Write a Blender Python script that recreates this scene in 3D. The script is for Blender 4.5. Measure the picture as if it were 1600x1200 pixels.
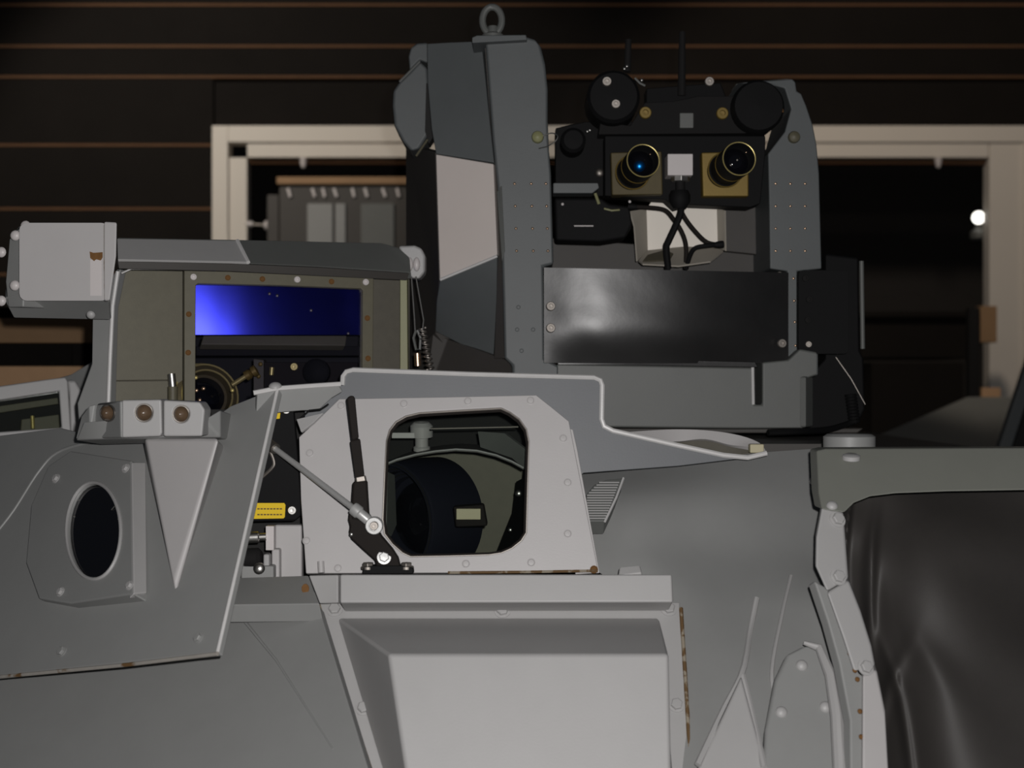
import bpy, bmesh, math, random
from mathutils import Vector, Matrix, Quaternion
random.seed(7)
S = bpy.context.scene
COL = S.collection
for o in list(bpy.data.objects): bpy.data.objects.remove(o)

# ------------------------------------------------------------------ camera, world, lights, exposure
CZ = 2.30
F = 2200.0
cam_d = bpy.data.cameras.new('camera'); cam = bpy.data.objects.new('camera', cam_d); COL.objects.link(cam)
cam.location = (0, 0, CZ); cam.rotation_euler = (math.pi/2, 0, 0)
cam_d.sensor_fit = 'HORIZONTAL'; cam_d.sensor_width = 36.0; cam_d.lens = F/1600*36.0
cam_d.clip_start = 0.05; cam_d.clip_end = 60
cam_d.dof.use_dof = True; cam_d.dof.focus_distance = 2.25; cam_d.dof.aperture_fstop = 4.2
S.camera = cam
w = bpy.data.worlds.new('hall_air'); S.world = w; w.use_nodes = True
w.node_tree.nodes['Background'].inputs[0].default_value = (0.75, 0.85, 1.0, 1)
w.node_tree.nodes['Background'].inputs[1].default_value = 0.017
S.view_settings.view_transform = 'Standard'; S.view_settings.look = 'None'
S.view_settings.exposure = 0.0; S.view_settings.gamma = 1.0; S.view_settings.use_curve_mapping = False

def lamp(name, kind, loc, energy, color=(1,1,1), size=0.05, target=None, spot=None):
    d = bpy.data.lights.new(name, kind); d.energy = energy; d.color = color
    if kind == 'AREA': d.shape = 'DISK'; d.size = size
    else: d.shadow_soft_size = size
    if spot: d.spot_size = spot; d.spot_blend = 0.4
    o = bpy.data.objects.new(name, d); COL.objects.link(o); o.location = loc
    if target is not None:
        o.rotation_euler = (Vector(target) - Vector(loc)).to_track_quat('-Z', 'Y').to_euler()
    return o
lamp('camera_flash', 'POINT', (0.035, 0.03, CZ+0.04), 118, (1.0, 0.975, 0.965), 0.012)
lamp('hall_lamp', 'SPOT', (-2.2, 5.0, 4.6), 165, (1.0, 0.91, 0.80), 0.15, (-1.3, 7.4, 3.0), math.radians(80))
lamp('hall_lamp', 'SPOT', (1.4, 5.0, 4.6), 84, (1.0, 0.86, 0.72), 0.15, (2.0, 7.4, 3.0), math.radians(80))

# ------------------------------------------------------------------ helpers
def W(px, py, Y): return Vector(((px-800)/F*Y, Y, CZ+(600-py)/F*Y))
def plane(a, b, c):
    A, B, C_ = W(*a), W(*b), W(*c)
    n = (B-A).cross(C_-A).normalized()
    if n.y > 0: n = -n
    o = Vector((0, 0, CZ)); k = n.dot(A-o)
    def f(px, py):
        d = Vector(((px-800)/F, 1.0, (600-py)/F))
        return k/n.dot(d)
    f.n = n
    f.p = lambda px, py, off=0.0: W(px, py, f(px, py)) + n*off
    return f
def origin(p):
    v = Vector((0, 0, 0))
    while p is not None: v += p.location; p = p.parent
    return v
def link(name, me, mat, parent=None, bevel=0.0, seg=2, loc=None):
    o = bpy.data.objects.new(name, me); COL.objects.link(o)
    if mat is not None and not me.materials: me.materials.append(mat)
    if parent is not None: o.parent = parent
    if bevel:
        m = o.modifiers.new('edge', 'BEVEL'); m.width = bevel; m.segments = seg; m.limit_method = 'ANGLE'
        m.angle_limit = math.radians(28); m.harden_normals = True
    return o
def obj(name, bm, mat, parent=None, bevel=0.0, seg=2, smooth=35):
    bmesh.ops.recalc_face_normals(bm, faces=bm.faces)
    base = origin(parent)
    if base.length > 0: bmesh.ops.translate(bm, verts=bm.verts, vec=-base)
    me = bpy.data.meshes.new(name); bm.to_mesh(me); bm.free()
    for p in me.polygons: p.use_smooth = True
    me.set_sharp_from_angle(angle=math.radians(smooth))
    return link(name, me, mat, parent, bevel, seg)
def thing(name, label, cat, loc, group=None):
    o = bpy.data.objects.new(name, None); COL.objects.link(o); o.location = loc; o.empty_display_size = 0.05
    o['label'] = label; o['category'] = cat
    if group: o['group'] = group
    return o
def tag(o, label=None, cat=None, group=None, kind=None):
    if label: o['label'] = label
    if cat: o['category'] = cat
    if group: o['group'] = group
    if kind: o['kind'] = kind
    return o
def newell(pts):
    n = Vector((0, 0, 0))
    for i, a in enumerate(pts):
        b = pts[(i+1) % len(pts)]
        n += Vector(((a.y-b.y)*(a.z+b.z), (a.z-b.z)*(a.x+b.x), (a.x-b.x)*(a.y+b.y)))
    return n.normalized()
def slab_bm(loops, thick, off=None, bm=None):
    """flat plate whose outline (and holes) are world loops; thickness goes away from the viewer side"""
    bm = bm or bmesh.new()
    n = newell(loops[0]); c = sum(loops[0], Vector())/len(loops[0])
    if n.dot(Vector((0, 0, CZ))-c) < 0: n = -n
    d = off if off is not None else -n*thick
    edges = []
    for L in loops:
        vs = [bm.verts.new(p) for p in L]
        edges += [bm.edges.new((vs[i], vs[(i+1) % len(vs)])) for i in range(len(vs))]
    r = bmesh.ops.triangle_fill(bm, use_beauty=True, use_dissolve=False, edges=edges, normal=n)
    fs = [g for g in r['geom'] if isinstance(g, bmesh.types.BMFace)]
    ex = bmesh.ops.extrude_face_region(bm, geom=fs, use_keep_orig=True)
    bmesh.ops.translate(bm, verts=[v for v in ex['geom'] if isinstance(v, bmesh.types.BMVert)], vec=d)
    return bm
def slab(name, loops, thick, mat, parent, bevel=0.002, off=None, seg=2):
    return obj(name, slab_bm(loops, thick, off), mat, parent, bevel, seg)
def pts(f, *xy, off=0.0): return [f.p(x, y, off) for x, y in xy]
def P3(*l): return [W(*a) for a in l]
def ell(cx, cy, rx, ry, n=32, rot=0.0):
    out = []
    for i in range(n):
        t = 2*math.pi*i/n; x, y = rx*math.cos(t), ry*math.sin(t)
        out.append((cx+x*math.cos(rot)-y*math.sin(rot), cy+x*math.sin(rot)+y*math.cos(rot)))
    return out
def rrect(x0, y0, x1, y1, r, n=5):
    out = []
    for cx, cy, a in ((x1-r, y0+r, -90), (x1-r, y1-r, 0), (x0+r, y1-r, 90), (x0+r, y0+r, 180)):
        for i in range(n+1):
            t = math.radians(a+90*i/n); out.append((cx+r*math.cos(t), cy+r*math.sin(t)))
    return out
def box_bm(c, size, rot=None, bm=None):
    bm = bm or bmesh.new()
    M = Matrix.Translation(c) @ (rot.to_matrix().to_4x4() if rot else Matrix()) @ Matrix.Diagonal((*size, 1))
    bmesh.ops.create_cube(bm, size=1.0, matrix=M); return bm
def pbox(name, x0, y0, x1, y1, Y, depth, mat, parent, bevel=0.002, seg=2):
    a, b = W(x0, y0, Y), W(x1, y1, Y)
    return obj(name, box_bm(((a.x+b.x)/2, Y+depth/2, (a.z+b.z)/2), (abs(b.x-a.x), depth, abs(a.z-b.z))), mat, parent, bevel, seg)
def cyl_bm(a, b, r, r2=None, n=24, bm=None, caps=True):
    bm = bm or bmesh.new(); a, b = Vector(a), Vector(b); d = b-a
    q = d.to_track_quat('Z', 'Y')
    M = Matrix.Translation((a+b)/2) @ q.to_matrix().to_4x4()
    bmesh.ops.create_cone(bm, cap_ends=caps, segments=n, radius1=r, radius2=r if r2 is None else r2, depth=d.length, matrix=M)
    return bm
def lathe_bm(base, axis, prof, n=32, bm=None):
    """prof = [(radius, height along axis)], closed surface of revolution"""
    bm = bm or bmesh.new(); q = Vector(axis).to_track_quat('Z', 'Y'); rings = []
    for r, h in prof:
        rings.append([bm.verts.new(Vector(base) + q @ Vector((max(r, 1e-5)*math.cos(2*math.pi*i/n), max(r, 1e-5)*math.sin(2*math.pi*i/n), h))) for i in range(n)])
    for A, B in zip(rings, rings[1:]):
        for i in range(n): bm.faces.new((A[i], A[(i+1) % n], B[(i+1) % n], B[i]))
    if prof[0][0] > 1e-4: bm.faces.new(rings[0])
    if prof[-1][0] > 1e-4: bm.faces.new(rings[-1])
    return bm
def catmull(P, n):
    if len(P) == 2: return [P[0].lerp(P[1], i/(n-1)) for i in range(n)]
    Q = [P[0]*2-P[1]] + list(P) + [P[-1]*2-P[-2]]; out = []
    for i in range(n):
        t = i/(n-1)*(len(P)-1); k = min(int(t), len(P)-2); u = t-k
        a, b, c, d = Q[k:k+4]
        out.append(0.5*((2*b)+(c-a)*u+(2*a-5*b+4*c-d)*u*u+(3*b-a-3*c+d)*u**3))
    return out
def tube_bm(path, r, n=10, bm=None, smooth=0, closed=False):
    bm = bm or bmesh.new(); path = [Vector(p) for p in path]
    if smooth: path = catmull(path, smooth)
    m = len(path); rings = []; up = None
    for i, p in enumerate(path):
        t = (path[(i+1) % m]-path[i-1]) if closed else (path[min(i+1, m-1)]-path[max(i-1, 0)])
        t.normalize()
        if up is None: up = t.orthogonal().normalized()
        up = (up - t*up.dot(t)).normalized(); s = t.cross(up)
        rr = r[i] if isinstance(r, (list, tuple)) else r
        rings.append([bm.verts.new(p + (up*math.cos(2*math.pi*k/n)+s*math.sin(2*math.pi*k/n))*rr) for k in range(n)])
    for i in range(m if closed else m-1):
        A, B = rings[i], rings[(i+1) % m]
        for k in range(n): bm.faces.new((A[k], A[(k+1) % n], B[(k+1) % n], B[k]))
    if not closed: bm.faces.new(rings[0]); bm.faces.new(rings[-1])
    return bm
def loft(name, rows, mat, parent, nu=24, nv=24, thick=0.01, jitter=None, smooth=60):
    """curved sheet through rows of world points, given a real thickness"""
    R = [catmull(r, nu) for r in rows]
    cols = [catmull([r[i] for r in R], nv) for i in range(nu)]
    bm = bmesh.new()
    V = [[bm.verts.new(cols[i][j] + (jitter(i/(nu-1), j/(nv-1)) if jitter else Vector())) for i in range(nu)] for j in range(nv)]
    for j in range(nv-1):
        for i in range(nu-1): bm.faces.new((V[j][i], V[j][i+1], V[j+1][i+1], V[j+1][i]))
    bm.normal_update()
    c = V[nv//2][nu//2]
    if c.normal.dot(Vector((0, 0, CZ))-c.co) < 0:
        bmesh.ops.reverse_faces(bm, faces=bm.faces); bm.normal_update()
    front = [[v.co.copy() for v in r] for r in V]; nr = [[v.normal.copy() for v in r] for r in V]
    B = [[bm.verts.new(front[j][i]-nr[j][i]*thick) for i in range(nu)] for j in range(nv)]
    for j in range(nv-1):
        for i in range(nu-1): bm.faces.new((B[j][i], B[j+1][i], B[j+1][i+1], B[j][i+1]))
    rim = [(0, i) for i in range(nu)] + [(j, nu-1) for j in range(1, nv)] + [(nv-1, i) for i in range(nu-2, -1, -1)] + [(j, 0) for j in range(nv-2, 0, -1)]
    for k in range(len(rim)):
        a, b = rim[k], rim[(k+1) % len(rim)]
        bm.faces.new((V[a[0]][a[1]], V[b[0]][b[1]], B[b[0]][b[1]], B[a[0]][a[1]]))
    return obj(name, bm, mat, parent, smooth=smooth)
def hull(name, verts, faces, mat, parent, bevel=0.002, seg=2):
    bm = bmesh.new(); V = [bm.verts.new(v) for v in verts]
    for f in faces: bm.faces.new([V[i] for i in f])
    return obj(name, bm, mat, parent, bevel, seg)

# ------------------------------------------------------------------ materials
def mat(name, col, rough=0.5, metal=0.0, var=0.10, vscale=14.0, bump=0.04, bscale=350.0, rust=None, coat=0.0, spec=0.5, emit=None, strength=1.0):
    m = bpy.data.materials.new(name); m.use_nodes = True; nt = m.node_tree; N = nt.nodes; L = nt.links
    b = N['Principled BSDF']; b.inputs['Roughness'].default_value = rough; b.inputs['Metallic'].default_value = metal
    b.inputs['Coat Weight'].default_value = coat; b.inputs['Specular IOR Level'].default_value = spec
    tc = N.new('ShaderNodeTexCoord')
    n1 = N.new('ShaderNodeTexNoise'); n1.inputs['Scale'].default_value = vscale; n1.inputs['Detail'].default_value = 8; n1.inputs['Roughness'].default_value = 0.65
    L.new(tc.outputs['Object'], n1.inputs['Vector'])
    mix = N.new('ShaderNodeMix'); mix.data_type = 'RGBA'
    mix.inputs['A'].default_value = (*[c*(1-var) for c in col], 1); mix.inputs['B'].default_value = (*[min(1, c*(1+var)) for c in col], 1)
    L.new(n1.outputs['Fac'], mix.inputs['Factor']); out = mix.outputs['Result']
    if rust:
        n2 = N.new('ShaderNodeTexNoise'); n2.inputs['Scale'].default_value = rust[0]; n2.inputs['Detail'].default_value = 6
        L.new(tc.outputs['Object'], n2.inputs['Vector'])
        cr = N.new('ShaderNodeValToRGB'); cr.color_ramp.elements[0].position = rust[1]; cr.color_ramp.elements[1].position = rust[1]+0.06
        L.new(n2.outputs['Fac'], cr.inputs['Fac'])
        m2 = N.new('ShaderNodeMix'); m2.data_type = 'RGBA'; m2.inputs['B'].default_value = (*rust[2], 1)
        L.new(cr.outputs['Color'], m2.inputs['Factor']); L.new(out, m2.inputs['A']); out = m2.outputs['Result']
    L.new(out, b.inputs['Base Color'])
    if bump:
        n3 = N.new('ShaderNodeTexNoise'); n3.inputs['Scale'].default_value = bscale; n3.inputs['Detail'].default_value = 3
        L.new(tc.outputs['Object'], n3.inputs['Vector'])
        bp = N.new('ShaderNodeBump'); bp.inputs['Strength'].default_value = bump; bp.inputs['Distance'].default_value = 0.002
        L.new(n3.outputs['Fac'], bp.inputs['Height']); L.new(bp.outputs['Normal'], b.inputs['Normal'])
    if emit: b.inputs['Emission Color'].default_value = (*emit, 1); b.inputs['Emission Strength'].default_value = strength
    return m
def glass(name, tint, gloss=0.05, rough=0.02):
    m = bpy.data.materials.new(name); m.use_nodes = True; nt = m.node_tree; N = nt.nodes; L = nt.links
    N.remove(N['Principled BSDF']); o = N['Material Output']
    t = N.new('ShaderNodeBsdfTransparent'); t.inputs[0].default_value = (*tint, 1)
    g = N.new('ShaderNodeBsdfGlossy'); g.inputs['Roughness'].default_value = rough
    fr = N.new('ShaderNodeFresnel'); fr.inputs[0].default_value = 1.5
    nz = N.new('ShaderNodeTexNoise'); nz.inputs['Scale'].default_value = 30
    mr = N.new('ShaderNodeMapRange'); mr.inputs['To Min'].default_value = rough*0.7; mr.inputs['To Max'].default_value = rough*1.4
    L.new(nz.outputs['Fac'], mr.inputs['Value']); L.new(mr.outputs['Result'], g.inputs['Roughness'])
    x = N.new('ShaderNodeMixShader'); L.new(fr.outputs[0], x.inputs[0]); L.new(t.outputs[0], x.inputs[1]); L.new(g.outputs[0], x.inputs[2]); L.new(x.outputs[0], o.inputs[0])
    return m
M = {}
RU = (0.16, 0.075, 0.03)
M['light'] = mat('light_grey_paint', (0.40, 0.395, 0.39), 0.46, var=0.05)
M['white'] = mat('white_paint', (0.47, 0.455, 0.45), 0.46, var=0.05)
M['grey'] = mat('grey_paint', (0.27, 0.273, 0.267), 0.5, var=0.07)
M['hood'] = mat('bluish_grey_paint', (0.132, 0.139, 0.148), 0.5, var=0.08)
M['green'] = mat('green_grey_paint', (0.20, 0.205, 0.18), 0.5, var=0.06)
M['dark'] = mat('blue_grey_paint', (0.098, 0.107, 0.109), 0.52, var=0.10)
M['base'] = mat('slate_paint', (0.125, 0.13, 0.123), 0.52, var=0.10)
M['brown'] = mat('dark_brown_paint', (0.055, 0.05, 0.045), 0.6)
M['pale'] = mat('pale_primer', (0.60, 0.54, 0.505), 0.45, var=0.04)
M['olive'] = mat('olive_paint', (0.115, 0.105, 0.068), 0.55, var=0.18, vscale=60)
M['olive_dark'] = mat('dark_olive_paint', (0.07, 0.062, 0.042), 0.6, var=0.25, vscale=60)
M['olive_bright'] = mat('bright_olive_edge', (0.24, 0.24, 0.12), 0.5)
M['black'] = mat('black_metal', (0.005, 0.005, 0.0054), 0.72, bump=0.02, spec=0.2)
M['black_matte'] = mat('black_matte', (0.012, 0.0115, 0.011), 0.8, bump=0.0)
M['navy'] = mat('blue_black_barrel', (0.014, 0.015, 0.024), 0.45, bump=0.02, spec=0.4)
M['charcoal'] = mat('charcoal_metal', (0.013, 0.0125, 0.0125), 0.8, spec=0.2)
M['rubber'] = mat('brown_black_rubber', (0.014, 0.011, 0.0095), 0.75, spec=0.2)
M['vinyl'] = mat('black_vinyl', (0.012, 0.0115, 0.0115), 0.40, var=0.3, vscale=25, spec=1.0, bump=0.07, bscale=60)
M['canvas'] = mat('black_canvas', (0.036, 0.0325, 0.030), 0.62, var=0.15, vscale=20, bump=0.10, bscale=900)
M['edge'] = mat('highlight_edge', (0.62, 0.61, 0.60), 0.38, var=0.12, vscale=30)  # brighter colour puts the edge highlights into the material
M['zinc'] = mat('zinc_plate', (0.50, 0.50, 0.49), 0.40, 0.35)
M['steel'] = mat('bright_steel', (0.62, 0.61, 0.58), 0.36, 1.0, var=0.06)
M['dull_steel'] = mat('dull_steel', (0.36, 0.33, 0.30), 0.52, 1.0)
M['brass'] = mat('brass', (0.20, 0.135, 0.03), 0.5, 0.4, var=0.12, vscale=40)
M['brass_dark'] = mat('dark_shaded_brass', (0.085, 0.066, 0.026), 0.6, 0.2, var=0.2, vscale=60)  # darker brass; the left lens block's shading is put into it
M['gold'] = mat('gold_rim', (0.55, 0.45, 0.17), 0.38, 0.55)
M['copper'] = mat('copper_rivet', (0.75, 0.52, 0.36), 0.35, 1.0)
M['rust'] = mat('rust', (0.17, 0.08, 0.022), 0.85, var=0.45, vscale=90, bump=0.4)
M['rust_line'] = mat('rusty_seam', (0.33, 0.31, 0.28), 0.7, var=0.2, vscale=60, rust=(26, 0.57, (0.15, 0.082, 0.03)))
M['rust_seam'] = mat('rust_bleeding_seam', (0.30, 0.26, 0.20), 0.8, var=0.2, vscale=60, rust=(60, 0.44, (0.13, 0.075, 0.03)))
M['yellow'] = mat('yellow_label', (0.85, 0.58, 0.004), 0.65, var=0.04)
M['ink'] = mat('dark_ink', (0.16, 0.10, 0.01), 0.6)
M['cream'] = mat('cream_label', (0.55, 0.50, 0.33), 0.6)
M['card'] = mat('cream_card', (0.86, 0.80, 0.71), 0.5, var=0.03)
M['card_side'] = mat('grey_card', (0.36, 0.33, 0.28), 0.75, var=0.05)
M['amber'] = mat('amber_lens', (0.12, 0.078, 0.048), 0.25, var=0.35, vscale=80, coat=0.6)
M['bare'] = mat('white_plastic', (0.62, 0.58, 0.57), 0.4, var=0.03)
M['blue'] = mat('blue_coated_mirror', (0.085, 0.10, 1.0), 0.37, 1.0, var=0.05, bump=0.0)
M['blue_glint'] = mat('blue_lens_reflection', (0.02, 0.32, 0.95), 0.42, 1.0, bump=0.0)
M['lens'] = mat('lens_glass_black', (0.004, 0.004, 0.006), 0.06, 0.0, bump=0.0, coat=1.0)
M['glass'] = glass('clear_glass', (0.86, 0.88, 0.86))
M['violet_glass'] = glass('tinted_glass', (0.84, 0.84, 0.90))
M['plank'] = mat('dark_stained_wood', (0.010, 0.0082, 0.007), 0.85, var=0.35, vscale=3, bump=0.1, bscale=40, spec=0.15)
M['warm_edge'] = mat('raw_wood', (0.13, 0.068, 0.036), 0.8, var=0.2, vscale=8, spec=0.2)
M['frame'] = mat('cream_gloss_wood', (0.70, 0.65, 0.58), 0.6, var=0.03, vscale=3, bump=0.0)
M['tan'] = mat('tan_wood', (0.58, 0.35, 0.19), 0.7, var=0.2, vscale=6)
M['umber'] = mat('umber_wood', (0.30, 0.18, 0.09), 0.7, var=0.25, vscale=6)
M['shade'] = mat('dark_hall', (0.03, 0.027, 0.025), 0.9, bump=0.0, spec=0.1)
M['concrete'] = mat('concrete', (0.16, 0.155, 0.15), 0.9, var=0.2, vscale=4)
M['bulb'] = mat('lamp_glow', (0.9, 0.9, 0.85), 0.5, emit=(1.0, 0.97, 0.9), strength=3.0, bump=0.0)

# fasteners: one mesh of each kind, shared
FM = {}
def fast_mesh(kind):
    if kind in FM: return FM[kind]
    Z = (0, 0, 1)
    if kind == 'hex':
        bm = lathe_bm((0, 0, 0), Z, [(1.35, 0), (1.35, 0.16), (1.05, 0.18)], 20)
        lathe_bm((0, 0, 0.17), Z, [(1.0, 0), (1.0, 0.55), (0.84, 0.7), (0.0, 0.72)], 6, bm)
    elif kind == 'socket':
        bm = lathe_bm((0, 0, 0), Z, [(1.0, 0), (1.0, 0.62), (0.88, 0.75), (0.5, 0.75), (0.45, 0.3), (0.0, 0.28)], 18)
    elif kind == 'dome':
        bm = lathe_bm((0, 0, 0), Z, [(1.0, 0), (0.95, 0.2), (0.72, 0.46), (0.38, 0.6), (0.0, 0.66)], 14)
    else:  # flush: a countersunk screw in a shallow ring
        bm = lathe_bm((0, 0, 0), Z, [(1.0, 0), (1.0, 0.10), (0.82, 0.16), (0.72, 0.04), (0.68, 0.12), (0.0, 0.15)], 16)
    bmesh.ops.recalc_face_normals(bm, faces=bm.faces)
    me = bpy.data.meshes.new(kind+'_fastener'); bm.to_mesh(me); bm.free()
    for p in me.polygons: p.use_smooth = True
    me.set_sharp_from_angle(angle=math.radians(35))
    FM[kind] = me; return me
FMM = {}
def fast(name, kind, p, n, r, m, parent, spin=None):
    key = (kind, m)
    if key not in FMM:
        me = fast_mesh(kind).copy(); me.materials.append(M[m]); FMM[key] = me
    o = bpy.data.objects.new(name, FMM[key]); COL.objects.link(o); o.parent = parent
    o.location = Vector(p)-origin(parent); o.scale = (r, r, r)
    o.rotation_mode = 'QUATERNION'
    o.rotation_quaternion = Vector(n).to_track_quat('Z', 'Y') @ Quaternion((0, 0, 1), random.random()*3 if spin is None else spin)
    return o
def fast_on(name, kind, f, xy, r, m, parent, off=0.0):
    for x, y in xy: fast(name, kind, f.p(x, y, off), f.n, r*f(x, y)/F, m, parent)
CAMV = Vector((0, -1, 0))

# ================================================================== the hall behind
YB = 7.5
def wb(px, py, Y=YB): return W(px, py, Y)
floor = obj('floor', box_bm((0, 4.0, -0.05), (14, 13, 0.1)), M['concrete']); tag(floor, kind='structure')
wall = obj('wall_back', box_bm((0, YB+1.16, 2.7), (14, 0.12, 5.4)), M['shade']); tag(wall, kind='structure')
zb = [5.4] + [wb(0, y).z for y in (-40, 5, 70, 118, 225, 325, 428, 520, 610, 690)] + [1.6, 1.25, 0.9, 0.55, 0.25, 0.0]
xl, xr = wb(332, 0).x, wb(1660, 0).x
ztop = wb(0, 198).z
k = 0
for a, b in zip(zb, zb[1:]):
    spans = [(-7, 7)] if b >= ztop-0.05 else [(-7, xl), (xr, 7)]
    if a > ztop > b and b < ztop-0.05:
        spans = [(-7, xl), (xr, 7)]
    for x0, x1 in spans:
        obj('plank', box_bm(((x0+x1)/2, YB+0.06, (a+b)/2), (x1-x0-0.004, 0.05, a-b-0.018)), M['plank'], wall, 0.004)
        obj('warm_edge', box_bm(((x0+x1)/2, YB+0.055, b), (x1-x0-0.004, 0.05, 0.013)), M['warm_edge'], wall)  # orange strip puts the warm light on the plank edges into colour
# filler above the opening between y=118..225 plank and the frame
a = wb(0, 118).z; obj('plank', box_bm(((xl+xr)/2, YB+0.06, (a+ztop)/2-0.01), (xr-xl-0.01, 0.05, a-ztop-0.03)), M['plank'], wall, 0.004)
win = thing('window_1', 'wide cream framed opening in the dark boarded wall behind the turret', 'window', (wb(960, 0).x, YB, 0.0)); win['kind'] = 'structure'
del win['category']
def frame_bar(name, x0, y0, x1, y1, dy, dep, mt='frame'):
    return pbox(name, x0, y0, x1, y1, YB-dy, dep, M[mt], win, 0.004)
frame_bar('stile', 331, 196, 356, 1100, 0.07, 0.12); frame_bar('stile', 356, 246, 386, 1100, 0.05, 0.10)
frame_bar('rail', 356, 196, 1720, 222, 0.07, 0.12); frame_bar('rail', 386, 222, 1545, 246, 0.05, 0.10)
frame_bar('stile', 1546, 222, 1600, 1100, 0.05, 0.10); frame_bar('stile', 1600, 222, 1720, 1100, 0.07, 0.12)
frame_bar('inner_trim', 388, 246, 1544, 256, 0.0, 0.05, 'warm_edge')
for x in (474, 1466):
    obj('hook', lathe_bm(wb(x, 247, YB-0.06), (0, 0, -1), [(0.020, 0), (0.016, 0.03), (0.010, 0.05), (0.0, 0.055)], 12), M['bare'], win)
# things seen through the opening
cab = thing('equipment_cabinet', 'dark grey equipment cabinet with a row of pale slots, inside the opening', 'cabinet', wb(540, 700, YB-0.6))
pbox('body', 436, 288, 660, 1274, YB-0.6, 0.4, M['brown'], cab, 0.01)
pbox('side_panel', 417, 304, 436, 1280, YB-0.55, 0.35, M['brown'], cab, 0.008)
pbox('lid', 432, 276, 664, 288, YB-0.62, 0.44, M['umber'], cab, 0.006)
for i, x in enumerate((452, 490, 506, 524, 552, 572, 600, 622)):
    r = Quaternion((0, 1, 0), math.radians(-20+random.random()*12))
    c = wb(x, 301, YB-0.605); obj('slot_plate', box_bm(c, (0.014, 0.012, 0.045), r), M['bare'], cab, 0.002)
for x, wd in ((500, 20), (532, 8), (590, 26)):
    pbox('streaked_panel', x-wd, 318, x+wd, 480, YB-0.61, 0.02, M['grey'] if wd < 26 else M['base'], cab, 0.004)
pul = thing('pull_rod', 'small white knobbed rod fixed to the left side of the opening', 'handle', wb(405, 351, YB-0.08))
obj('shaft', cyl_bm(wb(384, 350, YB-0.08), wb(416, 352, YB-0.08), 0.007), M['dull_steel'], pul)
obj('knob', lathe_bm(wb(412, 352, YB-0.08), (1, 0, 0), [(0.0, 0), (0.022, 0.006), (0.028, 0.022), (0.022, 0.04), (0.0, 0.046)], 16), M['bare'], pul)
obj('collar', lathe_bm(wb(386, 350, YB-0.08), (1, 0, 0), [(0.015, 0), (0.015, 0.03), (0.0, 0.032)], 16), M['bare'], pul)
lampo = thing('globe_lamp', 'small bright round lamp shining in the dark opening at right', 'lamp', wb(1529, 352, YB+0.1))
bm = bmesh.new(); bmesh.ops.create_uvsphere(bm, u_segments=20, v_segments=12, radius=0.033, matrix=Matrix.Translation(wb(1529, 340, YB+0.1)))
obj('bulb', bm, M['bulb'], lampo)
obj('fitting', lathe_bm(wb(1529, 372, YB+0.1), (0, 0, 1), [(0.045, 0), (0.045, 0.03), (0.02, 0.05), (0.02, 0.07)], 16), M['base'], lampo)
pbox('bracket', 1519, 366, 1546, 374, YB+0.1, 0.04, M['base'], lampo)
post = thing('steel_post', 'thin grey steel post standing in the dark opening, right side', 'post', wb(1520, 2850, YB-0.5))
obj('shaft', box_bm(Vector((wb(1520, 0, YB-0.5).x, YB-0.5, 1.35)), (0.055, 0.055, 2.66)), M['charcoal'], post, 0.006)
obj('foot_plate', box_bm(Vector((wb(1520, 0, YB-0.5).x, YB-0.5, 0.01)), (0.2, 0.2, 0.02)), M['charcoal'], post, 0.003)
pbox('wood_block', 1532, 478, 1558, 535, YB-0.5, 0.08, M['umber'], post, 0.004)
pbox('wood_block', 1534, 606, 1564, 700, YB-0.5, 0.08, M['tan'], post, 0.004)
chest = thing('wooden_chest', 'dark brown wooden chest deep in the opening behind the pedestal', 'chest', wb(1430, 700, YB-0.3))
pbox('front_panel', 1345, 495, 1512, 560, YB-0.3, 0.5, M['plank'], chest, 0.008)
pbox('plinth', 1362, 566, 1506, 1302, YB-0.32, 0.5, M['plank'], chest, 0.008)
pbox('lid', 1340, 486, 1516, 496, YB-0.34, 0.56, M['plank'], chest, 0.006)
ramp = slab('ramp', [P3((1330, 706, 5.2), (1345, 692, 5.3), (1512, 620, 6.2), (1580, 620, 6.2), (1580, 760, 5.2), (1330, 760, 5.2))], 0.03, M['base'], None)
tag(ramp, 'dull grey sloping sheet in the shadows beside the black connector', 'ramp')
beam = thing('slanted_beam', 'grey steel beam leaning in front of the right frame stile', 'beam', W(1560, 720, 5.0))
obj('rail', tube_bm([W(1548, 760, 5.0), W(1640, 480, 5.0)], 0.030, 4), M['dark'], beam, 0.004)
obj('web', slab_bm([P3((1563, 760, 5.02), (1655, 480, 5.02), (1760, 480, 5.02), (1760, 760, 5.02))], 0.03), M['black_matte'], beam)
bench = thing('plank_shelf', 'brown wooden shelf of two planks seen beneath the white motor box', 'shelf', W(60, 1862, 4.0))
pbox('plank', -160, 497, 175, 536, 3.9, 0.05, M['umber'], bench, 0.004)
pbox('plank', -160, 572, 140, 660, 3.85, 0.06, M['tan'], bench, 0.004)
pbox('upright', 112, 530, 130, 575, 3.94, 0.05, M['plank'], bench, 0.003)
pbox('upright', -150, 530, -130, 575, 3.94, 0.05, M['plank'], bench, 0.003)
pbox('back_board', -170, 480, 178, 1862, 4.0, 0.04, M['plank'], bench, 0.003)

# ================================================================== turret body
tur = thing('armoured_turret', 'grey painted armoured turret front with bolted box and curved cheek', 'armoured vehicle', (0, 2.2, 1.5))
core = bmesh.new()
box_bm((0.0, 3.6, 1.075), (2.2, 1.6, 2.15), bm=core)
obj('turret_core', core, M['brown'], tur)
obj('roof_plate', slab_bm([P3((150, 680.6, 2.60), (905, 681, 2.60), (910, 693.6, 2.45), (1300, 693.6, 2.45), (1300, 648, 4.4), (300, 648, 4.4))], 0.02), M['brown'], tur)
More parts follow.
